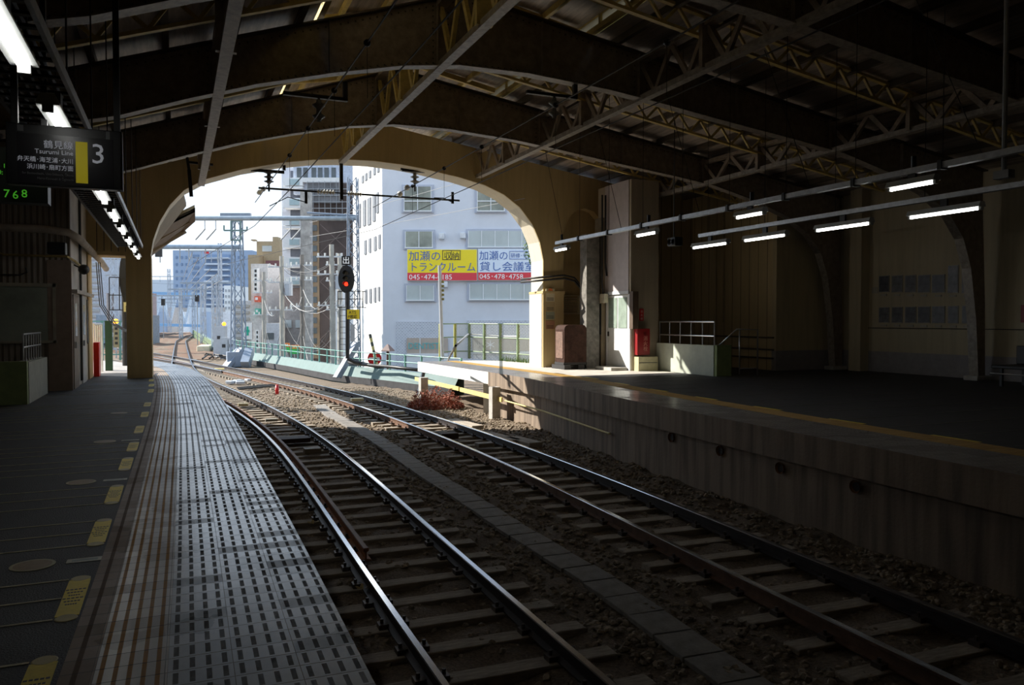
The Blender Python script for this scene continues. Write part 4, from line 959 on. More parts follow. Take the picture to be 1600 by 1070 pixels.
for k, (X, c) in enumerate(((-2.75, M('notice_pale', (.50, .46, .42), .6)), (-2.15, M('notice_tan', (.38, .32, .18), .6)))):
    mb = MB(); mb.b2((X - .1, 34.28, .5), (X + .1, 34.32, 1.4)); s = one('notice_board', mb, c, ['white notice with red marks on the teal fence', 'yellowish notice on the teal fence beside the pole'][k], 'notice')
    mb = MB()
    for j in range(4): mb.b2((X - .05, 34.27, .62 + j * .19), (X + .05, 34.28, .72 + j * .19))
    mb.build('printed_marks', red_m if k == 0 else ink, s)
t = thing('repeater_signal', 'dark signal with yellow plate and ladder behind the left pillar', 'signal', (-1.45, 30, 0))
q0 = UY(196, 590, 30)
mb = MB(); mb.cyl((q0.x, 30, 0), (q0.x, 30, 2.4), .09, 10); mb.build('mast', dark_iron, t)
mb = MB(); mb.prism([[(q0.x + .08 + .22 * math.cos(a), 3.05 + .85 * math.sin(a)) for a in [2 * PI * j / 20 for j in range(20)]]], fnY, 29.8, 29.9); mb.build('signal_head', black, t)
mb = MB(); a = UY(193, 472, 29.6); b = UY(207, 487, 29.6); mb.b2((a.x, 29.6, b.z), (b.x, 29.63, a.z)); pl = mb.build('yellow_plate', wood_y, t)
text('A', .17, ink, pl, (a.x + .06, 29.59, a.z - .17), AX, AZ); text('P', .17, ink, pl, (a.x + .06, 29.59, b.z + .02), AX, AZ)
mb = MB()
for X in (-2.05, -1.75): mb.b2((X - .015, 29.7, 1.9), (X + .015, 29.73, 3.0))
for z in (1.9, 2.4, 3.0): mb.b2((-2.05, 29.7, z), (-1.6, 29.73, z + .03))
mb.build('ladder_frame', black, t)

# outdoor canopy beyond the left pillar
t = thing('platform_canopy', 'brown outdoor canopy rising to the right beyond the left pillar', 'canopy', (-1, 27, 3.4))
A1 = UY(236, 360, 24.6); 
def cq(x, y, Y): return UY(x, y, Y)
p = [cq(228, 395, 26), cq(283, 292, 26), cq(291, 322, 29.5), cq(236, 392, 29.5)]
mb = MB(); mb.face(p); mb.face([v + Vector((0, 0, .12)) for v in reversed(p)])
for i in range(4): mb.face([p[i], p[(i + 1) % 4], p[(i + 1) % 4] + Vector((0, 0, .12)), p[i] + Vector((0, 0, .12))][::-1])
mb.build('near_roof_sheet', M('canopy_brown', (.20, .15, .09), .7), t)
a, b, c, d = cq(236, 352, 29.5), cq(304, 320, 29.5), cq(305, 331, 29.5), cq(236, 366, 29.5)
mb = MB(); q = [a, b, c, d]; mb.face(q); q2 = [v + Vector((0, .12, 0)) for v in q]; mb.face(q2[::-1])
for i in range(4): mb.face([q[i], q2[i], q2[(i + 1) % 4], q[(i + 1) % 4]])
mb.build('end_fascia', M('canopy_fascia', (.27, .20, .10), .6), t)
e_ = [cq(236, 366, 29.5), cq(305, 331, 29.5), cq(305, 346, 31), cq(277, 371, 37), cq(234, 402, 37)]
mb = MB(); mb.face(e_); mb.face([v + Vector((0, 0, .15)) for v in reversed(e_)])
for i in range(5): mb.face([e_[i], e_[(i + 1) % 5], e_[(i + 1) % 5] + Vector((0, 0, .15)), e_[i] + Vector((0, 0, .15))][::-1])
mb.build('far_roof_sheet', M('canopy_dark', (.12, .08, .05), .7), t)
for k, (ya, yb, Yk) in enumerate(((375, 338, 32), (388, 356, 34.5))):
    mb = MB(); mb.bar(cq(236, ya + 4, Yk), cq(298 - k * 8, yb + 5, Yk), .10, .16); mb.build('canopy_beam', M('canopy_brown', (.20, .15, .09), .7), t)

mb = MB(); mb.b2((-1.35, 28.9, 0), (-1.2, 29.05, 3.75)); mb.b2((-1.35, 28.9, 3.6), (-1.2, 29.6, 3.9)); mb.build('column', steel_cream, t)

# ------------------------------------------------------------------ booth, cabinet etc. on the right
t = thing('staff_booth', 'tall cream booth with a sunlit white door on the far platform', 'booth', (14, 22.3, 0))
mb = MB(); mb.b2((13.2, 21.35, 2.45), (14.2, 23.4, 5.9)); mb.b2((13.25, 21.35, 0), (14.2, 23.4, 2.45)); mb.build('booth_body', mat_wall('booth_cream', (.56, .49, .37), (.50, .43, .32), .2), t)
mb = MB(); mb.b2((13.17, 21.45, 2.45), (13.2, 22.9, 5.9)); mb.build('upper_panel', booth_panel, t)
mb = MB(); mb.b2((13.15, 21.42, 2.38), (13.24, 22.85, 2.48)); mb.b2((13.19, 22.75, 0), (13.25, 22.85, 2.4)); mb.b2((13.19, 21.38, 0), (13.25, 21.48, 2.4)); mb.build('door_frame', alu, t)
d = MB(); d.b2((13.20, 21.48, .05), (13.25, 22.75, 2.36)); d = d.build('door', white_paint, t)
for ya, yb in ((21.56, 22.08), (22.16, 22.68)): mb = MB(); mb.b2((13.185, ya, 1.32), (13.2, yb, 2.28)); mb.build('door_glass', M('greenish_glass', (.34, .42, .36), .2), d)
mb = MB(); mb.b2((13.16, 22.66, 1.05), (13.2, 22.7, 1.2)); mb.build('handle', dark_iron, d)
mb = MB(); mb.b2((12.6, 21.5, 0), (13.18, 22.5, .10)); mb.build('door_step', conc_light, t, bevel=.01)
mb = MB(); mb.b2((13.05, 22.9, 0), (13.2, 23.35, 4.9)); mb.build('side_panel', M('booth_dark_panel', (.30, .24, .16), .6), t)  # side panel in a darker tan than the booth body
mb = MB(); mb.b2((13.02, 22.9, 1.1), (13.05, 23.3, 2.1)); mb.build('dark_slot', black, t)
mb = MB(); mb.b2((13.15, 21.15, 1.3), (13.35, 21.35, 2.45)); one('meter_box', mb, M('brown_meter', (.12, .08, .055), .6), 'narrow brown box on the booth corner beside the door', 'box')
mb = MB(); mb.b2((12.98, 22.6, 2.12), (13.12, 22.9, 2.42)); one('junction_box', mb, M('cream_box', (.62, .56, .42), .6), 'small cream junction box left of the booth door', 'box', bevel=.01)
t = thing('fire_cabinet', 'red fire hydrant cabinet on the booth front', 'fire cabinet', (13.62, 21.3, .5))
a = UY(994, 513, 21.15); b = UY(1013, 553, 21.15); mb = MB(); mb.b2((a.x, 21.15, b.z), (b.x, 21.35, a.z)); mb.build('case', M('deep_red_paint', (.30, .015, .018), .4, var=.1), t, bevel=.01)
for k, s in enumerate('消火栓'): text(s, .16, M('red_lettering', (.75, .30, .25), .5, var=0), t, ((a.x + b.x) / 2 - .02, 21.14, a.z - .36 - k * .16), AX, AZ)
mb = MB(); mb.lathe(((a.x + b.x) / 2 + .04, 21.15, a.z - .15), [(.0, .01), (.05, .01), (.05, 0)], 16, (0, -1, 0)); mb.build('alarm_disc', M('dark_red_disc', (.20, .01, .01), .5), t)
a = UY(998, 483, 21.3); b = UY(1004, 501, 21.3); mb = MB(); mb.b2((a.x, 21.32, b.z), (b.x, 21.35, a.z)); s = one('red_sign', mb, red_m, 'small red vertical sign above the fire cabinet', 'sign')
for k, cc in enumerate('消火栓'): text(cc, .085, M('pale_lettering', (.8, .75, .7), .5, var=0), s, ((a.x + b.x) / 2 - .045, 21.315, a.z - .11 - k * .11), AX, AZ)
mb = MB(); mb.b2((13.30, 21.05, 0), (14.0, 21.35, .44)); mb.cur = 1; mb.b2((13.32, 21.04, .25), (13.98, 21.05, .27)); one('pale_plinth', mb, [M('plinth_cream', (.56, .52, .32), .6), ink], 'pale yellow plinth below the red cabinet', 'plinth')
for o in list(COL.objects):
    if o.parent is None and o.name.split('.')[0] in ('staff_booth', 'meter_box', 'junction_box', 'fire_cabinet', 'red_sign', 'pale_plinth', 'riser_pipes'): o.location += Vector((-.3, -.55, 0))
# low wall with rail
t = thing('stairwell_parapet', 'pale green low wall with steel railing around the far stairwell', 'parapet', (13.9, 19.5, 0))
mb = MB(); mb.b2((13.8, 17.9, 0), (14.0, 20.75, .86)); mb.build('low_wall', pale_green, t)
mb = MB(); mb.b2((13.82, 17.78, 0), (14.32, 17.9, .87)); mb.build('green_end', moss_green, t)
for k in range(6): yk = 18.0 + k * .54; mb = MB(); mb.cyl((13.9, yk, .86), (13.9, yk, 1.52), .018, 8); mb.build('rail_post', stainless, t)
for z in (1.52, 1.12): mb = MB(); mb.tube([(13.9, 18.0, z), (13.9, 20.7, z)], .022, 8); mb.build('rail_bar', stainless, t)
mb = MB(); mb.tube([(14.05, 18.0, .85), (14.35, 17.6, 1.32), (15.0, 17.5, 1.30), (15.0, 17.5, 0)], .022, 8); mb.tube([(14.45, 17.6, 1.32), (14.45, 17.6, .05)], .018, 8); mb.tube([(14.45, 17.6, .22), (15.0, 17.5, .22)], .018, 8)
one('stair_handrail', mb, stainless, 'steel loop handrail at the top of the far stairs', 'handrail', smooth=True)
# rust box
t = thing('rusted_cabinet', 'round-topped rusty brown cabinet on feet beside the arch pier', 'cabinet', (11.7, 22.5, 0))
prof = [(11.32, .22), (12.12, .22)] + [(11.97 + .15 * math.cos(a), 1.27 + .15 * math.sin(a)) for a in [0, .5, 1.0, PI / 2]] + [(11.47 + .15 * math.cos(a), 1.27 + .15 * math.sin(a)) for a in [PI / 2, 2.1, 2.6, PI]]
mb = MB(); mb.prism([prof], fnY, 22.2, 22.85); mb.build('body', rust_box, t)
mb = MB(); mb.b2((11.30, 22.28, .35), (11.32, 22.77, 1.2)); mb.build('side_grille', M('grille_rust', (.20, .12, .09), .6, var=.5, scale=14), t)
for X in (11.35, 11.85): mb = MB(); mb.b2((X - .1, 22.05, 0), (X + .12, 22.95, .14)); mb.build('foot', dark_iron, t)
mb = MB(); mb.b2((11.3, 22.2, .14), (12.14, 22.85, .22)); mb.build('plinth', dark_iron, t)
# posters
for k, (ya, yb, c, lab) in enumerate(((451, 471, (.70, .62, .42), 'top notice with orange heading on the arch pier'), (472, 486, (.50, .38, .20), 'tan notice on the arch pier, second from top'), (487, 499, (.36, .38, .28), 'grey green notice on the arch pier, third from top'), (501, 514, (.48, .24, .14), 'reddish notice on arch pier, lowest'))):
    a = UY(848 + 5, ya, 23.4); b = UY(864, yb, 23.4); mb = MB(); mb.b2((a.x, 23.395, b.z), (b.x + .06, 23.42, a.z)); s = one('wall_notice', mb, M('notice_%d' % k, c, .6, var=.1), lab, 'notice')
    mb = MB()
    if k == 0: mb.lathe(((a.x + b.x) / 2 + .03, 23.39, a.z - .07), [(0, .0), (.09, 0)], 14, (0, -1, 0)); mb.build('orange_mark', M('orange_ink', (.75, .20, .05), .5, var=0), s); mb = MB()
    for j in range(3): mb.b2((a.x + .03, 23.39, b.z + .03 + j * .04), (b.x + .02, 23.395, b.z + .045 + j * .04))
    mb.build('printed_lines', label_ink, s)
# louvre
t = thing('louvre_vent', 'cream louvred vent in the recessed wall above the rusty cabinet', 'vent', (12.6, YW + .3, 1.7))
a = UY(874, 461, YW + .3); b = UY(908, 491, YW + .3)
mb = MB(); mb.b2((a.x, YW + .26, a.z - .03), (b.x, YW + .35, a.z)); mb.b2((a.x, YW + .26, b.z), (b.x, YW + .35, b.z + .03)); mb.b2((a.x, YW + .26, b.z), (a.x + .05, YW + .35, a.z)); mb.b2((b.x - .12, YW + .26, b.z), (b.x, YW + .35, a.z)); mb.build('frame', M('louvre_cream', (.80, .72, .50), .5), t)
for j in range(8): zj = b.z + .06 + j * (a.z - b.z - .1) / 8; mb = MB(); mb.box(((a.x + b.x) / 2 - .04, YW + .3, zj), (b.x - a.x - .16, .07, .012), Matrix.Rotation(.6, 3, 'X')); mb.build('slat', M('louvre_cream', (.80, .72, .50), .5), t)
mb = MB(); mb.b2((12.20, 22.36, 0), (12.68, 22.8, 4.35)); one('concrete_column', mb, M('rough_column', (.24, .225, .20), .85, var=.45, scale=6, bump=.6), 'rough grey concrete column between the rusty cabinet and booth', 'column')
mb = MB()
for k in range(2): mb.tube([(10.75, 24.3, 2.95 - .1 * k), (11.1, 23.36, 2.98 - .1 * k), (11.9, 23.36, 3.06 - .1 * k), (12.25, 23.3, 2.98 - .1 * k), (12.5, 23.28, 2.7 - .1 * k), (12.6, 23.26, 2.2), (12.6, 23.26, 1.6)], .035, 8)
one('thick_cables', mb, dark_iron, 'two thick dark cables bending round the arch pier', 'cables', smooth=True)
mb = MB()
for k, (X, z0) in enumerate(((12.9, 2.4), (13.02, 3.0), (13.12, 2.8))): mb.tube([(X - .22, 22.2, 5.6), (X - .22, 22.2, z0 + .4), (X - .18, 22.18, z0)], .03, 6)
one('riser_pipes', mb, dark_iron, 'dark vertical pipes beside the booth panel', 'pipes')
t = thing('platform_speaker', 'black twin loudspeaker hung beyond the board wall lamp row', 'loudspeaker', (11.9, 17, 3.1))
q = UX(1053, 378, 11.6); mb = MB(); mb.b2((q.x - .12, q.y - .22, q.z - .11), (q.x + .12, q.y + .12, q.z + .11)); mb.build('case', black, t, bevel=.02)
mb = MB(); mb.lathe((q.x - .12, q.y - .05, q.z), [(.04, 0), (.09, .05)], 12, (-1, 0, 0)); mb.build('horn', black, t); mb = MB(); mb.cyl((q.x, q.y, q.z + .1), (q.x, q.y, rooftop(q.x)), .012, 6); mb.build('bracket', dark_iron, t)
mb = MB(); mb.cyl((17.05, 21.6, 1.5), (17.05, 21.6, 5.6), .03, 8); one('wall_pipe', mb, M('pipe_cream', (.40, .32, .18), .6), 'thin vertical cream pipe on the board wall', 'pipe')

# ------------------------------------------------------------------ catenary inside the hall
def wire(name, pts, r, lab, mt=wire_m, cat='wire'):
    mb = MB(); mb.tube(pts, r, 5, False); return one(name, mb, mt, lab, cat)
wire('contact_wire', [(2.15, -4, 4.2), (2.20, 8, 4.2), (2.15, 16, 4.2), (2.05, 23, 4.2), (.6, 42, 4.2)], .009, 'contact wire above the near track')
wire('contact_wire', [(5.5, -4, 4.25), (5.5, 8, 4.25), (5.45, 23, 4.25), (2.2, 41, 4.3)], .009, 'contact wire above the far track')
for nm, X, zc, zm, balls in (('near', 2.12, 4.2, 4.85, (9.3, 11.4, 13.8, 16.2)), ('far', 5.45, 4.25, 4.9, (8, 11, 14.2, 16.5, 19))):
    t = thing('messenger_wire', f'messenger wire with droppers and black balls over the {nm} track', 'wire', (X, 10, zm))
    mb = MB(); mb.tube([(X, -4, zm + .1), (X, 8, zm), (X, 16, zm), (X - .05, 23, zm)], .011, 5, False); mb.build('wire', wire_m, t)
    for y in balls:
        mb = MB(); mb.ball((X, y, zm), .045, 8); mb.build('clamp_ball', black, t); mb = MB(); mb.cyl((X, y, zm), (X, y, zc), .004, 4); mb.build('dropper', wire_m, t)
def insulator(mb, c, n, r, pitch, axis=(0, 0, 1)):
    prof = [(r * .35, 0)]
    for k in range(n): z = k * pitch; prof += [(r * .4, z + pitch * .2), (r, z + pitch * .45), (r, z + pitch * .55), (r * .4, z + pitch * .75)]
    prof += [(r * .35, n * pitch)]; mb.lathe(c, prof, 12, axis)
YC = 24.0
t = thing('catenary_hanger', 'black rod and long pipe arm hanging from the arch crown', 'catenary support', (4.5, YC, 5.2))
a = UY(533, 246, YC); b = UY(533, 312, YC); mb = MB(); mb.b2((a.x - .05, YC - .04, b.z), (a.x + .05, YC + .04, a.z + .3)); mb.build('rod', black, t)
p0 = UY(404, 299, YC); p1 = UY(495, 301, YC); p2 = UY(523, 301, YC); p3 = UY(543, 301, YC); p4 = UY(565, 300, YC); p5 = UY(718, 300, YC)
zz_ = p2.z
mb = MB(); mb.tube([(p0.x, YC, zz_), (p1.x, YC, zz_)], .03, 8); mb.tube([(p4.x, YC, zz_), (p5.x, YC, zz_)], .03, 8); mb.tube([(p1.x, YC, zz_), (p4.x, YC, zz_)], .02, 6); mb.build('pipe_arm', black, t)
for pa, pb in ((p1, p2), (p3, p4)):
    mb = MB(); insulator(mb, (pa.x, YC, zz_), 6, .085, (pb.x - pa.x) / 6, (1, 0, 0)); mb.build('insulator', ins_white, t, smooth=True)
for (xx, xe, s) in ((478, 421, 0), (707, 678, 1)):
    a = UY(xx, 300, YC); b = UY(xx, 318, YC); mb = MB(); mb.b2((a.x - .04, YC - .03, b.z), (a.x + .04, YC + .03, a.z)); mb.build('steady_clamp', black, t)
    c = UY(xe, 322 if s == 0 else 309, YC); mb = MB(); mb.tube([(b.x, YC, b.z + .04), ((b.x + c.x) / 2, YC, b.z + .16), (c.x, YC, c.z)], .015, 6); mb.build('steady_arm', black, t)
for k, (xc_, y0, y1, lab) in enumerate(((420, 262, 297, 'left black bracket with brown disc insulator below the arch'), (648, 262, 297, 'right black bracket with grey disc insulator below the arch'))):
    t = thing('insulator_hanger', lab, 'insulator', UY(xc_, y1, YC)); a = UY(xc_, y0 + 4, YC); b = UY(xc_, y1 - 10, YC); c = UY(xc_, y1 + 2, YC)
    mb = MB(); L0 = UY(xc_ - 28 if k == 0 else xc_ - 20, 266, YC); L1 = UY(xc_ + 24 if k == 0 else xc_ + 36, 266, YC); mb.b2((L0.x, YC - .04, L0.z - .03), (L1.x, YC + .04, L0.z + .05))
    e = L1 if k == 0 else L0; mb.b2((e.x - .04, YC - .04, e.z), (e.x + .04, YC + .04, e.z + .28)); mb.build('bracket', black, t)
    mb = MB(); insulator(mb, (a.x, YC, b.z), 3, .14, (a.z - b.z) / 3); mb.build('insulator', M('dark_porcelain', (.10, .09, .085), .35) if k == 0 else M('grey_porcelain', (.30, .30, .27), .3), t, smooth=True)
    mb = MB(); mb.cyl((a.x, YC, c.z), (a.x, YC, b.z), .03, 6); mb.build('stem', black, t)
for k, (xc_, y0, y1, Y, lab) in enumerate(((498, 148, 190, 14.0, 'disc insulator hanging under the middle girder, left'), (866, 145, 185, 14.0, 'disc insulator hanging under the middle girder, right'))):
    t = thing('insulator_hanger', lab, 'insulator', UY(xc_, y1, Y)); a = UY(xc_, y0 + 8, Y); b = UY(xc_, y1, Y)
    mb = MB(); insulator(mb, (a.x, Y, b.z), 2, .11, (a.z - b.z) / 2); mb.build('insulator', M('grey_porcelain', (.30, .30, .27), .3), t, smooth=True)
    mb = MB(); mb.bar((a.x - .6, Y, a.z + .05), (a.x + .5, Y, a.z + .05), .08, .06); mb.b2((a.x + .42, Y - .04, a.z + .05), (a.x + .5, Y + .04, a.z + .35)); mb.b2((a.x - .02, Y - .02, a.z - .05), (a.x + .02, Y + .02, a.z + .06)); mb.build('bracket', dark_iron, t)
# hook bracket at left of arch
mb = MB(); a = UY(290, 232, 22.6); b = UY(299, 307, 22.6); mb.bar(a, (a.x, 22.6, rooftop(a.x)), .05, .05, up=(0, 1, 0)); mb.bar(a, (b.x - .05, 22.6, b.z + .7), .07, .07); mb.bar((b.x - .05, 22.6, b.z + .7), b, .09, .09); mb.bar((b.x - .05, 22.6, b.z + .9), (b.x + .55, 22.6, b.z + .88), .06, .06); one('hook_bracket', mb, black, 'black hooked bracket hanging at the left of the arch', 'bracket')
# thin conduits hanging down the end wall (left)
for k in range(5):
    mb = MB(); X = -1.9 + k * .17; mb.cyl((X, 23.44, 3.4), (X, 23.44, 5.2), .01, 5); one('wall_wire', mb, dark_iron, 'thin vertical wire on the end wall left of the arch', 'wire', group='thin wires left of the arch')

# ------------------------------------------------------------------ outdoor: parapet, fences
t = thing('viaduct_parapet', 'pale teal concrete parapet curving along the viaduct edge', 'parapet', (7, 36, ZB))
mb = MB(); A = [(p.x, p.y, ZB) for p in par]; B = [(p.x + .25, p.y + .05, -.95) for p in par]; mb.cur = 1; quadstrip(mb, A, [(x, y, z + .30) for x, y, z in A]); mb.cur = 0
A2 = [(x + .06, y, -1.08) for x, y, z in A]; B2 = [(p.x + .32, p.y + .08, -.58) for p in par]; quadstrip(mb, [(x, y, z + .30) for x, y, z in A], A2); quadstrip(mb, A2, B2)
C2_ = [(x + .22, y + .05, z) for x, y, z in B2]; quadstrip(mb, B2, C2_); quadstrip(mb, C2_, [(x, y, -7.4) for x, y, z in C2_]); mb.build('parapet_body', [teal_wall, teal_dark], t)
t = thing('parapet_railing', 'teal post and rail fence standing on the viaduct parapet', 'railing', (7.2, 36, -.58))
pp = [Vector((p.x + .40, p.y + .06, 0)) for p in par][:8]; s = arclen(pp); d = 0; k = 0
while d < s[-1] and k < 60:
    for i in range(len(s) - 1):
        if s[i] <= d <= s[i + 1]: q = pp[i].lerp(pp[i + 1], (d - s[i]) / (s[i + 1] - s[i])); break
    mb = MB(); mb.b2((q.x - .035, q.y - .035, -.6), (q.x + .035, q.y + .035, .12)); mb.build('post', teal_fence, t); d += 1.3; k += 1
for z in (.10, -.20):
    mb = MB(); mb.tube([(p.x, p.y, z) for p in pp], .025, 6, False); mb.build('rail_bar', teal_fence, t)
mb = MB(); mb.tube([U(545, 566, -.35), U(560, 569, -.4), U(610, 573, -.4), U(655, 578, -.4)], .07, 8); one('black_hose', mb, black, 'thick black cable running along the parapet to the signal', 'cable', smooth=True)
mb = MB(); a = U(595, 598, ZB); b = PH(578, 522, a.dot(chh) + .2); L = 12
for k in range(L):
    mb.cur = k % 2; mb.cyl(a.lerp(b, k / L), a.lerp(b, (k + 1) / L), .07, 8)
one('striped_pole', mb, [M('stripe_yellow', (.55, .50, .22), .6), M('stripe_black', (.06, .07, .06), .6)], 'leaning pole with yellow and black stripes at the parapet', 'pole')
# platform tip fence with mesh
t = thing('mesh_fence', 'green framed chain link fence at the sunlit platform end', 'fence', (11, 28, 0))
fx = [(688, 562), (711, 560), (733.5, 560), (757, 562), (782, 563.5), (809.5, 565.5), (838, 568)]
fp = [U(x, y, 0) for x, y in fx]
for k, p in enumerate(fp):
    h_ = 1.43; mb = MB(); mb.b2((p.x - .05, p.y - .04, 0), (p.x + .05, p.y + .04, h_)); mb.build('post', green_fence if k > 1 else M('ochre_green', (.36, .36, .10), .6), t)
for z in (1.42, .88, .30):
    mb = MB(); mb.tube([(p.x, p.y, z) for p in fp], .025, 6, False); mb.build('rail_bar', green_fence, t)
mb = MB()
for a, b in zip(fp[1:], fp[2:]):
    n_ = 12
    for i in range(-12, n_):
        f0, f1 = max(0, i / n_), min(1, (i + 12) / n_)
        if f1 <= f0: continue
        za = 1.4 * ((f0 * n_ - i) / 12); zb = 1.4 * ((f1 * n_ - i) / 12)
        for fl in (0, 1):
            pa = a.lerp(b, 1 - f0 if fl else f0); pb = a.lerp(b, 1 - f1 if fl else f1)
            mb.tube([(pa.x, pa.y + .02, za), (pb.x, pb.y + .02, zb)], .006, 3, False)
mb.build('chain_link_mesh', M('mesh_wire', (.50, .52, .50), .5, var=0), t)
mb = MB(); a = U(690, 562, 0); D = a.dot(chh); b = PH(685, 415, D); mb.cyl((a.x, a.y - .1, 0), (b.x, a.y - .1, b.z), .07, 10); mb.cur = 1
for k in range(5): z = 1.35 + k * .17; z += 1.0; mb.cyl((a.x, a.y - .1, z), (a.x, a.y - .1, z + .09), .078, 10)
one('banded_pole', mb, [light_grey, M('band_dark', (.18, .17, .05), .6)], 'slim grey pole with yellow and black bands at the platform fence', 'pole')
mb = MB(); mb.tube([U(700, 562, .3), U(712, 552, .7) + Vector((0, 0, .2)), (fp[2].x, fp[2].y + .1, 1.0), (fp[4].x, fp[4].y + .1, .95), (fp[5].x, fp[5].y + .1, .95)], .035, 6); one('fence_cable', mb, grey_paint, 'grey cable looping behind the green fence rail', 'cable')
# dark brace at the tip of far platform
mb = MB(); mb.bar(U(654, 616, ZB), PH(662, 580, 29.6), .12, .1); one('steel_brace', mb, M('slate_steel', (.10, .13, .18), .5), 'slate blue steel brace under the platform tip', 'brace')
# small plants in foreground of the fence
mb = MB()
for k in range(300):
    p = fp[4].lerp(fp[6], rnd(0, 1)) + Vector((rnd(-.1, .3), -.15 + rnd(-.1, .1), 0)); h_ = rnd(.05, .3); mb.face([p + Vector((-.01, 0, 0)), p + Vector((.01, 0, 0)), p + Vector((rnd(-.06, .06), rnd(-.05, .05), h_))])
tag(mb.build('weeds', leaf_m), 'thin green weeds at the foot of the green fence', 'weeds', kind='stuff')
# tree beyond the pier
t = thing('leafy_tree', 'green yellowish tree branch showing at the inner edge of the arch', 'tree', (13, 30, -6))
c = PH(829, 380, 32); mb = MB(); mb.tube([(c.x + .9, c.y + .3, -7.4), (c.x + .8, c.y + .2, c.z), (c.x + .7, c.y, c.z + 1.6)], .12, 7); mb.build('trunk', M('bark', (.10, .08, .06), .9), t)
mb = MB()
for k in range(2600):
    d = Vector((rnd(-1, 1), rnd(-1, 1), rnd(-1, 1)))
    if d.length > 1: continue
    p = Vector((c.x + .75, c.y + .3, c.z)) + Vector((d.x * .9, d.y * .9, d.z * 1.1)); s = .05; e = Vector((rnd(-1, 1), rnd(-1, 1), rnd(-1, 1))).normalized() * s; g2 = e.cross(Vector((rnd(-1, 1), 1, 0))).normalized() * s * .6; mb.face([p - e, p + g2, p + e, p - g2])
mb.build('foliage', leaf_m, t)

# ------------------------------------------------------------------ signal tower etc.
def lattice(mb, base, top, w0, w1, step, r=.03):
    base = Vector(base); top = Vector(top); H_ = (top - base).length; n_ = max(2, int(H_ / step))
    P = lambda k, sx, sy: base.lerp(top, k / n_) + cr * sx * (w0 + (w1 - w0) * k / n_) / 2 + chh * sy * (w0 + (w1 - w0) * k / n_) / 2
    for sx, sy in ((-1, -1), (1, -1), (-1, 1), (1, 1)): mb.bar(P(0, sx, sy), P(n_, sx, sy), r * 2.2, r * 2.2, up=(0, 1, 0))
    for k in range(n_):
        for (a, b) in (((-1, -1), (1, -1)), ((1, -1), (1, 1)), ((1, 1), (-1, 1)), ((-1, 1), (-1, -1))):
            if k % 2: a, b = b, a
            mb.bar(P(k, *a), P(k + 1, *b), r * 1.4, r * 1.4, up=(0, 1, 0))
    return mb
q = U(553, 595, ZB); D1 = q.dot(chh)
t = thing('lattice_mast', 'blue grey lattice mast behind the red signal', 'mast', (q.x, q.y, ZB))
tp = PH(551, 278, D1); mb = lattice(MB(), (q.x, q.y, ZB), (q.x, q.y, tp.z), .55, .40, .55, .025); mb.build('lattice', tower_m, t)
mb = MB(); a = PH(524, 590, D1 - 1); b = PH(556, 535, D1 - .2); mb.bar(a, b, .30, .10); mb.bar(a + cr * .2, b + cr * .2, .06, .14); mb.build('base_strut', tower_m, t)
mb = MB(); mb.bar(PH(535, 592, D1), PH(560, 560, D1), .5, .3); mb.build('foot_plate', tower_m, t)
t2 = thing('gantry_beam', 'horizontal pipe gantry joining the signal mast to the left', 'gantry', PH(430, 341, D1))
a = PH(250, 341, D1); b = PH(556, 341, D1); mb = MB(); mb.cyl(a, b, .11, 10); mb.build('beam', M('gantry_grey', (.36, .42, .48), .5), t2)
mb = MB(); mb.cyl(PH(480, 339, D1) + Vector((0, 0, .2)), b + Vector((0, 0, .12)), .05, 8); mb.build('upper_tube', tower_m, t2)
for k, x in enumerate((320, 337, 454, 470)):
    a = PH(x, 341, D1); mb = MB(); mb.cyl(a, a - Vector((0, 0, .5)), .02, 6); mb.cyl(a - Vector((0, 0, .5)), a - Vector((0, 0, 1.0)) - cr * .45, .04, 6); mb.build('drop_arm', grey_paint, t2)
Ds = D1 - 2.2
t = thing('departure_signal', 'black oval departure signal with a red lit lamp', 'signal', (PH(541, 560, Ds).x, PH(541, 560, Ds).y, -.5))
cc = PH(541, 436, Ds); fr = lambda a, b, tt: cc + cr * a + zz * b + chh * tt
el = [(.36 * math.cos(a), .62 * math.sin(a) + (.0)) for a in [2 * PI * j / 32 for j in range(32)]]
mb = MB(); mb.prism([el], fr, 0, .05); mb.build('backboard', black, t)
for k, (dz, mt) in enumerate(((.26, M('dark_lens', (.03, .03, .035), .2, var=0)), (.02, M('dark_lens', (.03, .03, .035), .2, var=0)), (-.22, red_glow))):
    mb = MB(); mb.lathe(fr(0, dz, -.01), [(0, 0), (.09, 0)], 16, -chh); mb.build('lens', mt, t)
    mb = MB()
    for j in range(9):
        a0 = -.2 + j * (PI + .4) / 9; a1 = -.2 + (j + 1) * (PI + .4) / 9; mb.face([fr(.12 * math.cos(a0), dz + .12 * math.sin(a0), 0), fr(.12 * math.cos(a1), dz + .12 * math.sin(a1), 0), fr(.12 * math.cos(a1), dz + .12 * math.sin(a1), -.22), fr(.12 * math.cos(a0), dz + .12 * math.sin(a0), -.22)])
    mb.build('hood', black, t)
c2 = PH(541, 407, Ds); mb = MB(); mb.box(c2, (.40, .06, .40), Matrix((cr, chh, zz)).transposed()); pl = mb.build('character_plate', black, t)
text('出', .34, M('white_lettering', (.85, .85, .85), .5, var=0, emit=(.8, .8, .8), es=.35), pl, c2 - cr * .17 - zz * .12 - chh * .04, cr, zz)
mb = MB(); a = PH(543, 457, Ds); b = PH(543, 560, Ds); mb.tube([b, a], .09, 8); mb.tube([b, b + cr * .3 - zz * .15, PH(600, 575, Ds)], .08, 8); mb.build('mast', black, t)
mb = MB()
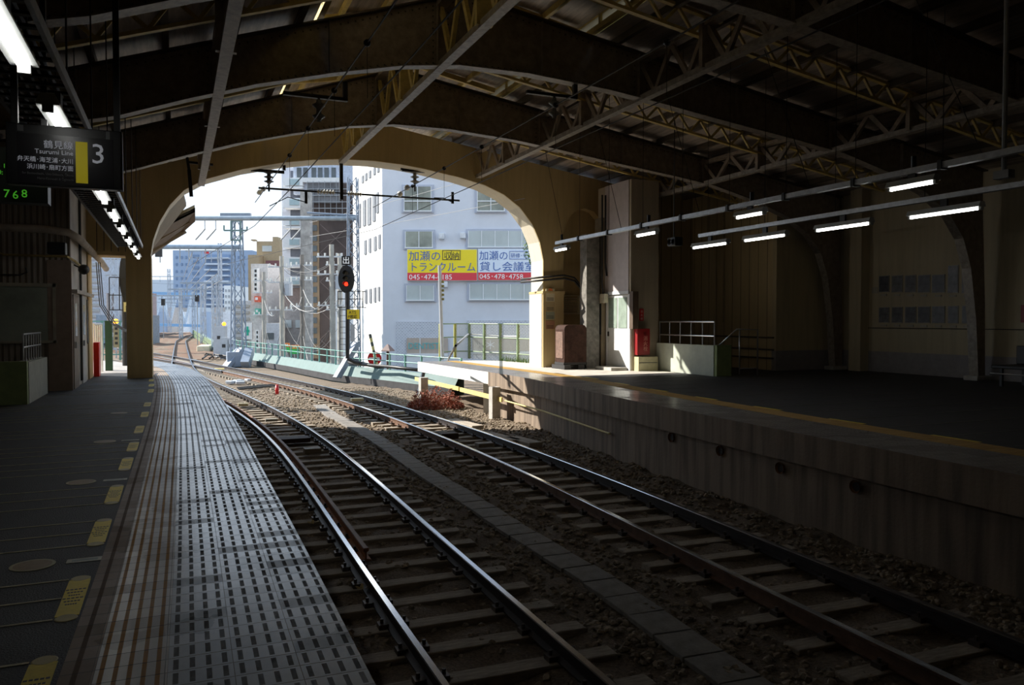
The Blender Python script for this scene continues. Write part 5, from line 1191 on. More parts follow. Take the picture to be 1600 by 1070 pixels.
for (xa, ya, xb, yb) in ((528, 455, 567, 455), (528, 480, 567, 480), (528, 455, 528, 480), (567, 455, 567, 480), (540, 455, 540, 480), (554, 455, 554, 480), (528, 467, 567, 467)):
    for dd in (0, .7): mb.bar(PH(xa, ya, Ds + dd), PH(xb, yb, Ds + dd), .035, .035, up=(0, 1, 0))
for x, y in ((528, 455), (528, 480), (567, 455), (567, 480)): mb.bar(PH(x, y, Ds), PH(x, y, Ds) + chh * .7, .035, .035)
mb.build('service_cage', black, t)
mb = MB()
for x in (531, 543): mb.bar(PH(x, 560, Ds), PH(x, 480, Ds), .03, .03, up=(0, 1, 0))
for j in range(9): mb.bar(PH(531, 484 + j * 9, Ds), PH(543, 484 + j * 9, Ds), .02, .02)
mb.build('ladder', black, t)
c2 = PH(552, 491, Ds - .1); mb = MB(); mb.box(c2, (.54, .03, .42), Matrix((cr, chh, zz)).transposed()); pl = mb.build('yellow_plate', M('plate_yellow', (.80, .58, .02), .5, var=.05), t)
text('ATS', .19, ink, pl, c2 - cr * .2 + zz * .02 - chh * .02, cr, zz); text('P確認', .18, ink, pl, c2 - cr * .24 - zz * .17 - chh * .02, cr, zz, stretch=.9)
c2 = PH(551, 520, Ds); mb = MB(); mb.box(c2, (.2, .03, .75), Matrix((cr, chh, zz)).transposed()); one('vertical_plate', mb, light_grey, 'pale vertical number plate on the signal mast', 'plate')
mb = MB(); c2 = PH(585, 560, D1); mb.lathe(c2, [(0, .0), (.33, 0), (.33, -.03)], 20, -chh); mb.cur = 1; mb.box(c2 - chh * .02, (.5, .02, .1), Matrix((cr, chh, zz)).transposed()); one('round_stop_sign', mb, [red_m, white_paint], 'round red sign with white bar by the striped pole', 'sign')
t = thing('street_lantern', 'brown square lantern with pyramid cap beyond the parapet', 'lantern', (PH(605, 580, 38).x, PH(605, 580, 38).y, -7.4))
c2 = PH(606, 547, 38); mb = MB(); mb.cyl((c2.x, c2.y, -7.4), (c2.x, c2.y, c2.z), .07, 8); mb.build('pole', M('lantern_brown', (.10, .06, .05), .6), t)
mb = MB(); mb.lathe(c2 - zz * .05, [(.35, 0), (.33, .05), (.08, .30), (.0, .36)], 4); mb.build('cap', M('lantern_cap', (.25, .17, .15), .6), t)

# second lattice mast (left)
q = U(373, 572, ZB); D2 = q.dot(chh)
t = thing('lattice_mast', 'tall blue grey lattice mast further down the line', 'mast', (q.x, q.y, ZB))
tp = PH(371, 338, D2); mb = lattice(MB(), (q.x, q.y, ZB), (q.x, q.y, tp.z), .75, .45, .8, .035); mb.build('lattice', tower_m, t)
mb = MB(); mb.bar(PH(352, 575, D2 - 1), PH(376, 545, D2), .5, .25); mb.bar(PH(383, 570, D2 - 1), PH(390, 548, D2), .5, .5); mb.b2((q.x - .7, q.y - .6, ZB), (q.x + .7, q.y + .6, ZB + .9)); mb.build('base_strut', tower_m, t)
mb = MB()
for (xa, ya, xb, yb) in ((361, 345, 361, 375), (376, 345, 376, 375), (361, 375, 376, 375), (350, 360, 386, 360), (350, 352, 350, 360), (386, 354, 386, 360), (361, 345, 376, 345)): mb.bar(PH(xa, ya, D2 - .5), PH(xb, yb, D2 - .5), .09, .09, up=(0, 1, 0))
mb.build('arm_frame', M('frame_teal', (.16, .24, .24), .5), t)
mb = MB(); mb.bar(PH(345, 337, D2), PH(392, 337, D2), .25, .3); mb.build('head_beam', tower_m, t)
t2 = thing('gantry_beam', 'lower pipe gantry running left from the tall mast', 'gantry', PH(300, 385, D2)); mb = MB(); mb.cyl(PH(150, 385, D2), PH(378, 386, D2), .15, 10); mb.build('beam', M('gantry_blue', (.30, .38, .48), .5), t2)
for x in (250, 281, 295, 321, 340):
    a = PH(x, 385, D2); mb = MB(); mb.cyl(a, a - Vector((0, 0, 1.0)), .035, 6); mb.build('drop_arm', grey_paint, t2)
mb = MB(); c2 = PH(248, 395, D2); mb.box(c2, (.42, .1, .5), Matrix((cr, chh, zz)).transposed()); one('square_plate', mb, dark_iron, 'small dark square plate hanging under the lower gantry', 'plate')
# more distant gantries and masts
for k, (x, yb, yt, D, wd) in enumerate(((337, 560, 430, 75, .5), (318, 545, 440, 95, .5), (283, 530, 450, 120, .4), (303, 525, 455, 150, .5), (265, 520, 420, 180, .6), (345, 545, 380, 90, .35))):
    b = PH(x, yb, D); tp = PH(x, yt, D); t = thing('catenary_mast', ['pale lattice mast right of the distant track', 'pale mast beside the green viaduct fence', 'thin mast left of the distant track', 'slender mast far down the line', 'farthest mast in front of the blue bridge', 'white mast with red flag plate'][k], 'mast', (b.x, b.y, ZB), 'distant catenary masts')
    mb = lattice(MB(), (b.x, b.y, ZB), (b.x, b.y, tp.z), wd, wd * .8, 1.0, .05); mb.build('lattice', M('mast_pale', (.48, .54, .62), .6), t)
    mb = MB(); mb.bar(PH(x - 55, yt + 12, D), PH(x + 25, yt + 12, D), .16, .16); mb.bar(PH(x - 40, yt + 22, D), PH(x + 12, yt + 24, D), .08, .08)
    for j in range(4): a = PH(x - 45 + j * 15, yt + 12, D); mb.cyl(a, a - Vector((0, 0, 1.3)), .05, 5)
    mb.build('cross_arm', M('mast_grey', (.34, .40, .47), .6), t)
mb = MB(); c2 = PH(323, 394, 90); mb.box(c2, (.5, .1, .35), Matrix((cr, chh, zz)).transposed()); one('red_plate', mb, red_m, 'small red plate high on the distant gantry', 'plate')
for k, (x, y, D) in enumerate(((308, 466, 90), (255, 472, 120))):
    t = thing('distant_signal', ['black signal head left of the distant mast', 'black signal head before the blue bridge'][k], 'signal', PH(x, y + 20, D)); mb = MB(); mb.box(PH(x, y, D), (.38 * D / 90, .3, .75 * D / 90), Matrix((cr, chh, zz)).transposed()); mb.build('signal_head', black, t); b = PH(x, y, D); mb = MB(); mb.cyl((b.x, b.y, ZB), (b.x, b.y, b.z), .06, 6); mb.build('mast', grey_paint, t)
# equipment cabinets
for k, (xa, xb, ya, yb, D) in enumerate(((335, 353, 510, 532, 62), (346, 358, 527, 545, 58), (359, 368, 530, 545, 58))):
    a = PH(xa, ya, D); b = PH(xb, yb, D); w2 = (b - a).dot(cr); c2 = PH((xa + xb) / 2, ya, D); t = thing('trackside_cabinet', ['tall pale trackside cabinet', 'pale trackside cabinet with dark square window, left of pair', 'small pale trackside cabinet beside the tall mast'][k], 'cabinet', (c2.x, c2.y, ZB)); mb = MB(); mb.box((c2.x, c2.y, (a.z + ZB) / 2), (w2, .6, a.z - ZB), Matrix((cr, chh, zz)).transposed()); mb.build('case', light_grey, t)
    q = PH((xa + xb) / 2, yb - 5, D) - chh * .31; mb = MB(); mb.box(q, (.25, .03, .25), Matrix((cr, chh, zz)).transposed()); mb.build('dark_panel', ink, t)
mb = MB(); mb.ball(PH(350, 506, 70), .18, 8); one('orange_lamp', mb, orange_glow, 'small glowing orange lamp above the trackside cabinets', 'lamp')
q = PH(350, 506, 70); mb = MB(); mb.cyl((q.x, q.y, -7.4), (q.x, q.y, q.z - .15), .06, 6); one('lamp_post', mb, grey_paint, 'thin post carrying the orange lamp behind the cabinets', 'post')
mb = MB(); mb.ball(PH(181, 502, 60), .2, 8); one('orange_lamp', mb, orange_glow, 'small glowing orange lamp seen through the left opening', 'lamp')
q = PH(181, 502, 60); mb = MB(); mb.cyl((q.x, q.y, -7.4), (q.x, q.y, q.z - .15), .06, 6); one('lamp_post', mb, grey_paint, 'thin post carrying the orange lamp in the left opening', 'post')
t = thing('viaduct_fence', 'green fence stepping down along the distant embankment', 'fence', PH(310, 540, 80))
for k, (xa, ya, xb, yb, D, D3) in enumerate(((302, 522, 336, 548, 130, 75),)):
    for j in range(14):
        f = j / 13; D_ = D + (D3 - D) * f; a = PH(xa + (xb - xa) * f, ya + (yb - ya) * f, D_); mb = MB(); mb.b2((a.x - .06, a.y - .06, a.z - .8), (a.x + .06, a.y + .06, a.z + .6)); mb.build('post', green_fence, t)
    for dz in (.5, -.1): mb = MB(); mb.bar(PH(xa, ya, D) + zz * dz, PH(xb, yb, D3) + zz * dz, .05, .5); mb.build('rail_panel', green_fence, t)
mb = MB(); mb.box(PH(320, 545, 74), (1.1, 4, .7), Matrix((cr, chh, zz)).transposed() @ Matrix.Rotation(.3, 3, 'Z')); one('pale_abutment', mb, M('abutment_cream', (.72, .66, .48), .8), 'cream concrete block on the distant embankment', 'block', bevel=.1)

# ------------------------------------------------------------------ buildings
RB = Matrix((cr, chh, zz)).transposed()
def fb(mb, x0, y0, x1, y1, D, d0, d1):
    """box whose front rectangle is measured at distance D; spans depth d0..d1 behind it"""
    a = PH(x0, y0, D); b = PH(x1, y1, D); w_ = abs((b - a).dot(cr)); h_ = abs(a.z - b.z); c_ = (a + b) / 2 + chh * ((d0 + d1) / 2)
    return mb.box(c_, (w_, abs(d1 - d0), h_), RB)
def bldg(name, lab, x0, x1, yt, D, depth, mt, cat='building', zb=-7.4):
    a = PH(x0, yt, D); b = PH(x1, yt, D); w_ = (b - a).dot(cr); c_ = (a + b) / 2; t = thing(name, lab, cat, (c_.x, c_.y, zb))
    mb = MB(); cc_ = c_ + chh * depth / 2; mb.box((cc_.x, cc_.y, (a.z + zb) / 2), (w_, depth, a.z - zb), RB); mb.build('walls', mt, t); return t
def boxes(mb, name, mt, t):
    """each box of mb becomes a part of its own"""
    for k in range(0, len(mb.v), 8):
        q = MB(); q.v = mb.v[k:k + 8]; j = k // 8 * 6; q.f = [tuple(i - k for i in f) for f in mb.f[j:j + 6]]; q.mi = mb.mi[j:j + 6]; q.uv = mb.uv[j:j + 6]; o = q.build(name, mt, t)
    return o
# big white building
DB = 50.0
t = thing('white_building', 'large white rendered building with blue and yellow billboards', 'building', PH(700, 500, DB) * 1.0)
t.location.z = -7.4
cA = PH(598, 500, DB); zt_ = 24.0; wR = 26.0; vp = (PH(236, 500, DB) - PH(800, 500, 0.001)); vp.z = 0; vL = (cr * (236 - 800) + chh * F); vL.z = 0; vL.normalize()
P4 = [cA, cA + cr * wR, cA + cr * wR + vL * 7.9, cA + vL * 7.9]
mb = MB(); Z0 = -7.4
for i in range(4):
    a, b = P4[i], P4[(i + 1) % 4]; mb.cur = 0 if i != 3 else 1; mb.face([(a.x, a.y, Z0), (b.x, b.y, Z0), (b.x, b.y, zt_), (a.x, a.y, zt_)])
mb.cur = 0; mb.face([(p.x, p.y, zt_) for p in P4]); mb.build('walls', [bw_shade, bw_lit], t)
wins = [(632, 674, 292, 330, 2), (746, 788, 292, 330, 2), (634, 676, 362, 387, 2), (732, 836, 361, 386, 5), (636, 678, 446, 469, 2), (734, 840, 444, 468, 5), (838, 900, 292, 330, 3), (845, 930, 361, 386, 3)]
for (x0, x1, y0, y1, n_) in wins:
    mb = MB(); fb(mb, x0 - 4, y0 - 3, x1 + 4, y1 + 3, DB, -.12, .02); wn = boxes(mb, 'window', win_frame, t)
    mb = MB(); fb(mb, x0, y0, x1, y1, DB, -.14, -.115); mb.build('pane', win_pale if (x0 + y0) % 3 else M('reflecting_glass', (.30, .32, .27), .2, var=.5, scale=.5), wn)
    mb = MB()
    for k in range(n_ + 1): xx = x0 + (x1 - x0) * k / n_; fb(mb, xx - .6, y0, xx + .6, y1, DB, -.19, -.14)
    if y1 - y0 > 35: fb(mb, x0, y0 + 22, x1, y0 + 23.5, DB, -.19, -.14)
    fb(mb, x0 - 1, y1 - .5, x1 + 1, y1 + 1.2, DB, -.25, -.12); mb.build('mullions', alu, wn)
for (x0, y0) in ((686, 365), (719, 364), (691, 440)): mb = MB(); fb(mb, x0, y0, x0 + 9, y0 + 9, DB, -.4, 0); mb.build('vent_hood', M('vent_pale', (.72, .74, .78), .6), t, bevel=.03)
# ground-floor brick panels
for (x0, y0, x1, y1) in ((619, 502, 690, 590), (729, 500, 900, 590)):
    a = PH(x0, y0, DB - .05); b = PH(x1, y1, DB - .05); mb = MB(); w_ = (b - a).dot(cr); h_ = a.z - b.z
    q = [a, a + cr * w_, a + cr * w_ - zz * h_, a - zz * h_]; mb.face(q[::-1], [(0, 0), (w_, 0), (w_, h_), (0, h_)]); 
    for i in range(4): mb.face([q[i], q[(i + 1) % 4], q[(i + 1) % 4] + chh * .06, q[i] + chh * .06])
    mb.build('brick_panel', brick_g, t)
mb = MB(); fb(mb, 636, 528, 700, 552, DB, -.14, -.05); d = mb.build('shop_window', M('shop_glass', (.50, .42, .36), .3, var=.1), t)
mb = MB(); fb(mb, 636, 552, 700, 556, DB, -.2, -.05); fb(mb, 656, 528, 657.5, 552, DB, -.18, -.05); fb(mb, 636, 556, 700, 590, DB, -.14, -.05); mb.build('shop_frame', alu, d)
q = PH(637.5, 545, DB - .2); text('DENTIST', .56, M('teal_lettering', (.10, .48, .50), .5, var=0), d, q, cr, zz, stretch=.9)
mb = MB(); fb(mb, 738, 528, 838, 548, DB, -.14, -.05); d = mb.build('shop_window', M('tan_shop_glass', (.46, .40, .34), .3, var=.1), t)
text('※ 歯 科', .66, M('white_lettering2', (.85, .87, .9), .5, var=0), d, PH(757, 546, DB - .2), cr, zz, stretch=1.0) if False else text('＊', .75, M('white_lettering2', (.85, .87, .9), .5, var=0), d, PH(757, 545.5, DB - .2), cr, zz)
mb = MB(); fb(mb, 738, 549, 838, 552, DB, -.2, -.05); mb.build('shop_frame', alu, d)
# left face windows
def sidewin(d0, d1, z0, z1):
    a = cA + vL * d0; b = cA + vL * d1; nrm = Vector((-vL.y, vL.x, 0)); mb = MB(); c_ = (a + b) / 2 + nrm * .0; R2 = Matrix((vL, nrm, zz)).transposed(); mb.box((c_.x, c_.y, (z0 + z1) / 2), (d1 - d0, .14, z1 - z0), R2); return mb
def side_at(x, y):
    # intersect pixel ray with the left wall plane
    d = ray(x, y); n_ = Vector((-vL.y, vL.x, 0)); tt = (cA - CAM).dot(n_) / d.dot(n_); p = CAM + d * tt; return (p - cA).dot(vL), p.z
for (xa, xb, ya, yb) in ((589, 592, 300, 332), (583, 587, 304, 345), (575, 580, 308, 350), (568, 572, 312, 352), (560, 564, 318, 355), (592, 595, 366, 388), (585, 588.5, 369, 391), (577, 580, 372, 394), (570, 573, 375, 397), (591.5, 594, 448, 470), (585, 588, 449, 472), (578, 581, 451, 473), (571, 574, 452, 474), (590, 593, 257, 268), (584, 587, 261, 272), (577, 580, 266, 277), (571, 574, 270, 281), (566, 568.5, 274, 285)):
    d0, z1 = side_at(xb, ya); d1, _ = side_at(xa, ya); _, z0 = side_at(xb, yb); mb = sidewin(d0, d1, z0, z1); mb.build('side_window', M('side_window_glass', (.22, .23, .25), .3, var=.2), t)
# billboards
def billboard(x0, x1, y0, y1, lab, top, lines):
    t_ = thing('billboard', lab, 'billboard', PH((x0 + x1) / 2, y1, DB - .3)); yr = y0 + (y1 - y0) * .745
    mb = MB(); fb(mb, x0, y0, x1, y1, DB, -.3, -.01); mb.build('frame', alu, t_)
    mb = MB(); fb(mb, x0 + .7, y0 + .7, x1 - .7, yr, DB, -.33, -.30); mb.build('upper_panel', top, t_)
    mb = MB(); fb(mb, x0 + .7, yr, x1 - .7, y1 - .7, DB, -.33, -.30); mb.build('phone_panel', bill_r, t_)
    for (s, x, y, h_, mt, st) in lines: text(s, h_ / F * DB, mt, t_, PH(x, y, DB - .34), cr, zz, stretch=st, thick=.005)
    return t_
WH = M('billboard_lettering_white', (.92, .92, .92), .5, var=0)
tb = billboard(637, 746, 390, 439, 'yellow billboard for trunk rooms with a red phone strip', bill_y, [('加瀬の', 638.5, 406, 16.5, bill_b, 1.02), ('収納', 693.3, 404, 12.5, ink, .98), ('トランクルーム', 638.5, 423, 16, bill_b, .93), ('045･474-0185', 639, 436.5, 11, WH, 1.05)])
mb = MB()
for (a, b, c, d) in ((692, 391.5, 720, 392.3), (692, 405.7, 720, 406.5), (692, 391.5, 692.8, 406.5), (719.2, 391.5, 720, 406.5), (705.6, 391.5, 706.2, 406.5)): fb(mb, a, b, c, d, DB, -.36, -.33)
mb.build('box_outline', ink, tb)
tb = billboard(747, 852, 389.5, 438.5, 'white and blue billboard for meeting rooms, half behind the arch', bill_w, [('加瀬の', 748.5, 405, 15.5, bill_b, .98), ('研修･セミナー', 798, 402, 7.5, bill_b, .98), ('貸し会議室', 749, 422, 15.5, bill_b, 1.12), ('045･478･4758', 749, 435.5, 10.5, WH, 1.08)])
mb = MB()
for (a, b, c, d) in ((796, 393, 850, 393.6), (796, 405, 850, 405.6), (796, 393, 796.6, 405.6)): fb(mb, a, b, c, d, DB, -.36, -.33)
mb.build('box_outline', bill_b, tb)

# brown sheeted building
t = bldg('sheeted_building', 'dark brown high building partly wrapped in scaffold sheeting', 482, 550, 286, 72, 14, brown_m)
mb = MB(); fb(mb, 481, 285, 532, 318, 72, -.3, 0); mb.build('scaffold_sheet', mesh_m, t)
mb = MB()
for x in range(482, 550, 9): fb(mb, x, 284, x + .7, 345, 72, -.5, -.35)
for y in range(286, 345, 10): fb(mb, 481, y, 548, y + .8, 72, -.5, -.35)
mb.build('scaffold_tubes', grey_paint, t)
mb = MB(); fb(mb, 483, 345, 500, 560, 72, -.1, 0); mb.build('tan_bay', M('tan_bay', (.30, .21, .13), .8, var=.4, scale=.5), t)
mb = MB()
for y in range(352, 560, 16): fb(mb, 487, y, 496, y + 9, 72, -.2, -.1)
boxes(mb, 'window', win_dark, t)
mb = MB()
for j in range(5): a = PH(500, 350 + j * 45, 71.5); b = PH(548, 395 + j * 45, 71.5); mb.bar(a, b, .05, .05); a = PH(548, 350 + j * 45, 71.5); b = PH(500, 395 + j * 45, 71.5); mb.bar(a, b, .05, .05)
mb.build('net_ropes', M('rope_brown', (.16, .12, .11), .8), t)
t = bldg('grey_tower_block', 'grey beige block rising behind the scaffolded building', 541, 600, 240, 95, 12, M('beige_render', (.50, .46, .46), .8))
mb = MB(); fb(mb, 535, 265, 560, 285, 95, -1.5, 0); mb.build('balcony', mesh_m, t)
# concrete pylon
mb = MB(); a = PH(472, 300, 60); b = PH(487, 560, 60); mb.box(((a + b) / 2).to_tuple()[:2] + ((a.z - 7.4) / 2,), (.72, .8, a.z + 7.4), RB); one('concrete_pylon', mb, M('rough_grey', (.36, .35, .34), .85, var=.4, scale=2), 'tall rough grey concrete pylon beside the utility poles', 'pylon')
# white apartment with balconies
t = bldg('white_apartment', 'white apartment tower with stacked balconies and brown lower floors', 440, 484, 262, 85, 12, M('apartment_white', (.58, .60, .66), .7, var=.04))
mb = MB(); fb(mb, 440, 450, 484, 600, 85, -.3, 0); mb.build('brown_base', M('brown_base', (.30, .24, .22), .8), t)
for k, y in enumerate((285, 316, 346, 377, 407, 437)):
    mb = MB(); fb(mb, 454, y - 18, 478, y - 6, 85, -.06, .05); wn = boxes(mb, 'window', M('apartment_glass', (.10, .11, .14), .2, var=.4, scale=.3), t)
    mb = MB(); fb(mb, 449, y - 3, 479, y + 9, 85, -1.6, -.1); bl = mb.build('balcony', bw_lit, t)  # balcony in the brighter white, sunlight painted into its colour
    mb = MB(); fb(mb, 459, y - 1, 474, y + 8, 85, -1.68, -1.6); mb.build('balcony_glass', M('balcony_glass', (.40, .52, .54), .3, var=.1), bl)
    if y > 300:
        mb = MB(); fb(mb, 449, y - 21, 479, y - 18, 85, -1.6, 0); mb.build('slab', bw_lit, t)
t = bldg('roof_house', 'white penthouse with wide windows seen through the top of the arch', 458, 548, 249, 84, 10, M('pent_blue', (.55, .60, .70), .7), zb=15)
mb = MB()
for x in (464, 474, 487, 497, 507, 518): fb(mb, x, 262, x + 7, 281, 84, -.1, .02)
boxes(mb, 'window', win_dark, t); mb = MB(); fb(mb, 458, 279, 532, 286, 84, -.6, 0); mb.build('balcony', white_paint, t)
# tan building, maroon building, slim sign building
t = bldg('tan_building', 'tan rendered building with a flat roof left of the apartments', 401, 437, 377, 110, 12, tan_m)
mb = MB(); fb(mb, 395, 400, 412, 470, 110, -2, 0); mb.build('side_wing', tan_m, t); mb = MB(); fb(mb, 410, 384, 425, 393, 110, -.1, 0); boxes(mb, 'window', win_pale, t)
mb = MB(); fb(mb, 396, 375, 402, 377, 110, -1, 0); fb(mb, 426, 370, 434, 377, 110, 0, 3); mb.build('roof_box', tan_m, t)
t = bldg('maroon_building', 'dark maroon tiled building behind the tangled utility poles', 415, 451, 407, 95, 10, maroon)
mb = MB()
for y in (425, 450, 475): fb(mb, 430, y, 445, y + 8, 95, -.1, 0)
boxes(mb, 'window', M('pale_panel', (.55, .56, .60), .6), t)
t = bldg('slim_building', 'slim pale building with vertical shop signs', 392, 418, 412, 88, 6, M('slim_beige', (.56, .54, .52), .8))
for (x0, y0, x1, y1, c) in ((401, 420, 407, 458, white_paint), (402, 463, 409, 472, M('orange_red', (.75, .15, .08), .6)), (403, 482, 409, 492, M('teal_green', (.10, .45, .35), .6)), (404, 515, 409, 545, white_paint)):
    mb = MB(); fb(mb, x0, y0, x1, y1, 88, -1, -.2); s = mb.build('sign_panel', c, t)
    mb = MB()
    for j in range(int((y1 - y0) / 7)): fb(mb, x0 + 1.5, y0 + 2 + j * 7, x1 - 1.5, y0 + 6 + j * 7, 88, -1.05, -1)
    mb.build('sign_marks', ink if c is white_paint else white_paint, s)
t = bldg('white_low_building', 'low white building with awnings below the maroon one', 412, 437, 505, 78, 4, M('low_white', (.66, .67, .70), .7)); mb = MB(); fb(mb, 416, 520, 428, 530, 78, -.1, 0); boxes(mb, 'window', win_dark, t)
t = bldg('grey_low_building', 'mid grey block behind the poles and wires', 438, 482, 480, 80, 4, M('low_grey', (.40, .37, .35), .8)); mb = MB(); fb(mb, 445, 500, 456, 512, 80, -.1, 0); fb(mb, 462, 500, 472, 512, 80, -.1, 0); boxes(mb, 'window', win_pale, t)
t = bldg('narrow_white_building', 'narrow white building left of the signal mast', 524, 556, 444, 66, 5, bw_lit); 
for y in (470, 500, 530): mb = MB(); fb(mb, 530, y, 534, y + 14, 66, -.1, 0); boxes(mb, 'window', win_dark, t)
# far apartment block
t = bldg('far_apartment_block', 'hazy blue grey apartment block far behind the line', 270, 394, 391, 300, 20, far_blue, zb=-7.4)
for (x0, x1) in ((301, 311), (322, 360)):
    for y in range(398, 500, 9): mb = MB(); fb(mb, x0, y, x1, y + 4, 300, -.4, 0); boxes(mb, 'balcony_row', far_blue2 if x0 < 320 else far_blue2, t)
for y in range(398, 500, 9): mb = MB(); fb(mb, 322, y + 4.5, 360, y + 7, 300, -2, 0); boxes(mb, 'balcony_row', far_pale, t)
mb = MB()
for y in range(400, 495, 11):
    for x in (275, 283, 290, 372, 380, 388): fb(mb, x, y, x + 2.5, y + 4, 300, -.3, 0)
boxes(mb, 'window', far_blue2, t)
t = bldg('far_white_block', 'small bright white block right of the distant apartment', 350, 366, 446, 210, 14, bw_lit); mb = MB()
for y in range(452, 530, 9):
    for x in (352, 357, 361): fb(mb, x, y, x + 2, y + 4, 210, -.2, 0)
boxes(mb, 'window', grey_paint, t)
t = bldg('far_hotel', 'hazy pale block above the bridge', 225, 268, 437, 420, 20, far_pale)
t = bldg('pharmacy_building', 'pale block behind the green cross sign', 364, 394, 470, 120, 10, M('pharm_pale', (.52, .56, .62), .8))
mb = MB()
for y in range(476, 540, 10): fb(mb, 368, y, 390, y + 4, 120, -.2, 0)
boxes(mb, 'window', grey_paint, t)
t = bldg('left_house', 'hazy brick coloured house seen through the left opening', 158, 196, 455, 160, 14, M('hazy_brick', (.42, .33, .33), .8))
mb = MB()
for y in range(460, 495, 7):
    for x in range(160, 195, 6): fb(mb, x, y, x + 3, y + 3.5, 160, -.2, 0)
boxes(mb, 'window', far_pale, t)
t = bldg('left_tower', 'pale tall block at the left opening edge', 130, 158, 395, 130, 14, M('left_tower_pale', (.48, .52, .60), .8))
mb = MB()
for y in range(402, 500, 9): fb(mb, 134, y, 156, y + 4, 130, -.2, 0)
boxes(mb, 'window', grey_paint, t)
t = bldg('left_shed', 'blue roofed shed below the left opening skyline', 150, 200, 492, 90, 8, M('shed_blue', (.26, .33, .42), .7))
mb = MB(); a = PH(173, 520, 80); b = PH(173, 458, 80); mb.cyl((a.x, a.y, -7.4), (a.x, a.y, b.z), .35, 10); one('thin_chimney', mb, M('chimney_dark', (.20, .19, .20), .8), 'thin dark chimney seen through the left opening', 'chimney')
q = PH(183, 520, 70); t = thing('lattice_mast', 'pale lattice mast seen through the left opening', 'mast', (q.x, q.y, ZB)); mb = lattice(MB(), (q.x, q.y, ZB), (q.x, q.y, PH(183, 380, 70).z), .8, .6, .9, .05); mb.build('lattice', M('mast_pale', (.48, .54, .62), .6), t)
mb = MB()
for y in (405, 430): mb.bar(PH(165, y, 70), PH(200, y, 70), .1, .1)
mb.build('cross_arm', grey_paint, t)
# filler skyline
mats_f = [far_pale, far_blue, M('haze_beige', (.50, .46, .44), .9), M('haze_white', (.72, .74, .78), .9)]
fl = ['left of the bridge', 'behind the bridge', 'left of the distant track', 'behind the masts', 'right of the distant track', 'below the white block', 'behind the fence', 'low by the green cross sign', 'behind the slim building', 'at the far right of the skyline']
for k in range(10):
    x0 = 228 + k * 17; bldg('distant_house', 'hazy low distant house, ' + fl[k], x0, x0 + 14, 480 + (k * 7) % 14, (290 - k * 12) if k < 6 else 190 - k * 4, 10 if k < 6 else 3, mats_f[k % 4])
# bridge
t = thing('truss_bridge', 'light blue steel truss bridge in the hazy distance', 'bridge', PH(275, 510, 230))
DBR = 200
for nm, y in (('top_chord', 457), ('bottom_chord', 506)):
    mb = MB()
    for dd in (0, 9): mb.bar(PH(205, y, DBR + dd), PH(316, y + 3, DBR + dd), .6, .7)
    mb.build(nm, bridge_m, t)
for dd in (0, 9):
    for j in range(9):
        xa = 205 + j * 12
        for (ya, yb) in (((506, 457) if j % 2 else (457, 506)),): mb = MB(); mb.bar(PH(xa, ya, DBR + dd), PH(xa + 12, yb, DBR + dd), .5, .5); mb.build('diagonal', bridge_m if dd else M('bridge_pale', (.60, .70, .82), .6), t)
# signs by the street
t = thing('cross_sign', 'white signboard with green cross beyond the parapet', 'sign', PH(387, 530, 75)); mb = MB(); fb(mb, 380, 504, 394, 530, 75, 0, .3); mb.build('board', white_paint, t)
gm = M('cross_green', (.02, .42, .28), .5, var=0); mb = MB(); fb(mb, 385.5, 510, 388.5, 524, 75, -.05, 0); fb(mb, 380.5, 515.5, 392, 518.5, 75, -.05, 0) if False else fb(mb, 381.5, 515, 390, 519, 75, -.05, 0); mb.build('green_cross', gm, t)
mb = MB(); fb(mb, 384, 530, 386, 560, 75, 0, .2); mb.build('post', grey_paint, t)
for k, (x0, x1, y0) in enumerate(((441, 452, 536), (453, 467, 539))):
    t = thing('shop_sign', ['small orange and green shop sign, the left one of two', 'wider orange and green shop sign, the right one of two'][k], 'sign', PH(x0, 556, 60)); mb = MB(); fb(mb, x0, y0, x1, y0 + 6, 60, 0, .2); mb.build('orange_half', M('sign_orange', (.85, .22, .02), .5, var=0), t); mb = MB(); fb(mb, x0, y0 + 6, x1, y0 + 14, 60, 0, .2); mb.build('green_half', M('sign_green', (.05, .50, .10), .5, var=0), t)
    mb = MB()
    for j in range(3): fb(mb, x0 + 1 + j * (x1 - x0 - 2) / 3, y0 + 1.5, x0 + 1 + (j + .7) * (x1 - x0 - 2) / 3, y0 + 5, 60, -.03, 0)
    mb.build('lettering_marks', wood_y if k else white_paint, t); mb = MB(); fb(mb, (x0 + x1) / 2 - .6, y0 + 14, (x0 + x1) / 2 + .6, y0 + 60, 60, 0, .1); mb.build('post', grey_paint, t)
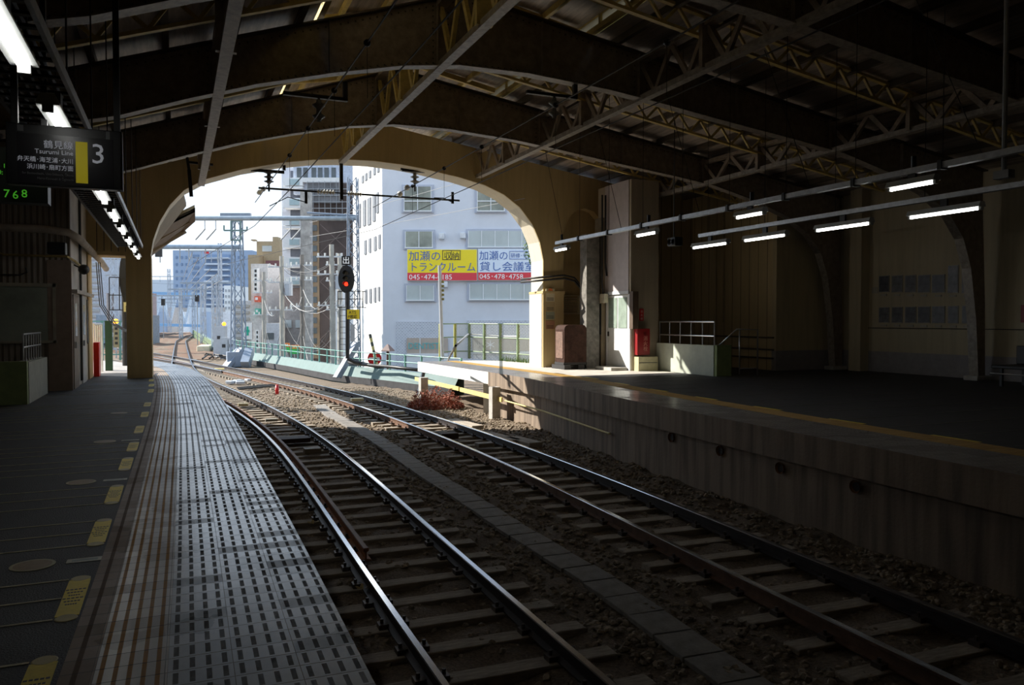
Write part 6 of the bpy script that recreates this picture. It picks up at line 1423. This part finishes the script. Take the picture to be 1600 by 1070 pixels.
# utility poles
up = [(518, 382, 512 + 10, 47, 'leaning brownish utility pole, tallest of the pair left of signal'), (531, 396, 531, 50, 'grey utility pole just left of the signal mast'), (440, 400, 441, 52, 'utility pole with tangled wires and transformers'), (472, 398, 473, 56, 'dark utility pole beside the concrete pylon'), (412, 425, 413, 64, 'thin utility pole in front of the slim building')]
tops = []
for k, (xt, yt, xb, D, lab) in enumerate(up):
    tpp = PH(xt, yt, D); b = PH(xb, 560, D); t = thing('utility_pole', lab, 'utility pole', (b.x, b.y, -7.4)); mb = MB(); mb.cyl((b.x, b.y, -7.4), tpp, .22, 10, .14); mb.build('pole', pole_m if k != 3 else M('pole_dark', (.15, .14, .13), .8), t)
    for j, dy in enumerate((14, 34, 70)):
        mb = MB(); c2 = tpp.lerp(Vector((b.x, b.y, -7.4)), dy / 260); mb.bar(c2 - cr * .9, c2 + cr * .7, .09, .09); ca = mb.build('cross_arm', galv, t)
        for q in (-.8, -.4, .3, .6): mb = MB(); mb.cyl(c2 + cr * q, c2 + cr * q + zz * .22, .06, 6); mb.build('insulator', ins_white, ca)
    if k in (2, 0):
        c2 = tpp.lerp(Vector((b.x, b.y, -7.4)), .16); mb = MB(); mb.cyl(c2 + cr * .45 - zz * .5, c2 + cr * .45 + zz * .3, .26, 12); mb.build('transformer', light_grey, t)
    tops.append((tpp, b))
wn_ = 0
for i, j in ((2, 0), (2, 1), (2, 3), (3, 0), (4, 2), (0, 1)):
    for q in range(4):
        a = tops[i][0].lerp(Vector((tops[i][1].x, tops[i][1].y, -7.4)), .05 + .12 * q); b = tops[j][0].lerp(Vector((tops[j][1].x, tops[j][1].y, -7.4)), .06 + .13 * q + .02); sag = .5 + .8 * q
        pts = [a.lerp(b, s / 8) - zz * sag * 4 * (s / 8) * (1 - s / 8) for s in range(9)]; wire('overhead_cable', pts, .013 + .006 * (q % 2), 'thin street cable sagging between the utility poles', wire_pale if q % 2 else M('cable_grey', (.16, .16, .16), .6))['group'] = 'street cables between the utility poles'
# overhead line wires outdoors
for k, (x0, y0, D0, x1_, y1, D_, lab) in enumerate(((484, 348, 40, 800, 262, 25, 'upper pale catenary wire crossing before the white building'), (484, 370, 40, 820, 250 + 60, 25, 'lower pale catenary wire crossing before white building'))):
    wire('catenary_wire', [PH(x0, y0, D0), PH((x0 + x1_) / 2, (y0 + y1) / 2 + 2, (D0 + D_) / 2), PH(x1_, y1, D_)], .009, lab, wire_pale)
for k, (x, y) in enumerate(((405, 300), (411, 295), (636, 293), (625, 303))):
    mb = MB(); mb.ball(PH(x, y, 24.5), .09, 12, (1, 1, 1)); one('round_insulator', mb, ins_white, ['white round insulator at the left end of the pipe arm, lower', 'white round insulator at the left end of pipe arm, upper', 'white round insulator in front of white building, upper', 'white round insulator in front of white building, lower'][k], 'insulator', smooth=True)
for k in range(6):
    D0, D_ = 60, 160; x0 = 300 + k * 10; wire('line_wire', [PH(x0, 395 + 8 * k, D0), PH(285 + k * 3, 440 + 5 * k, D_)], .03, 'thin overhead line wire receding above the distant track', grey_paint)['group'] = 'receding line wires'
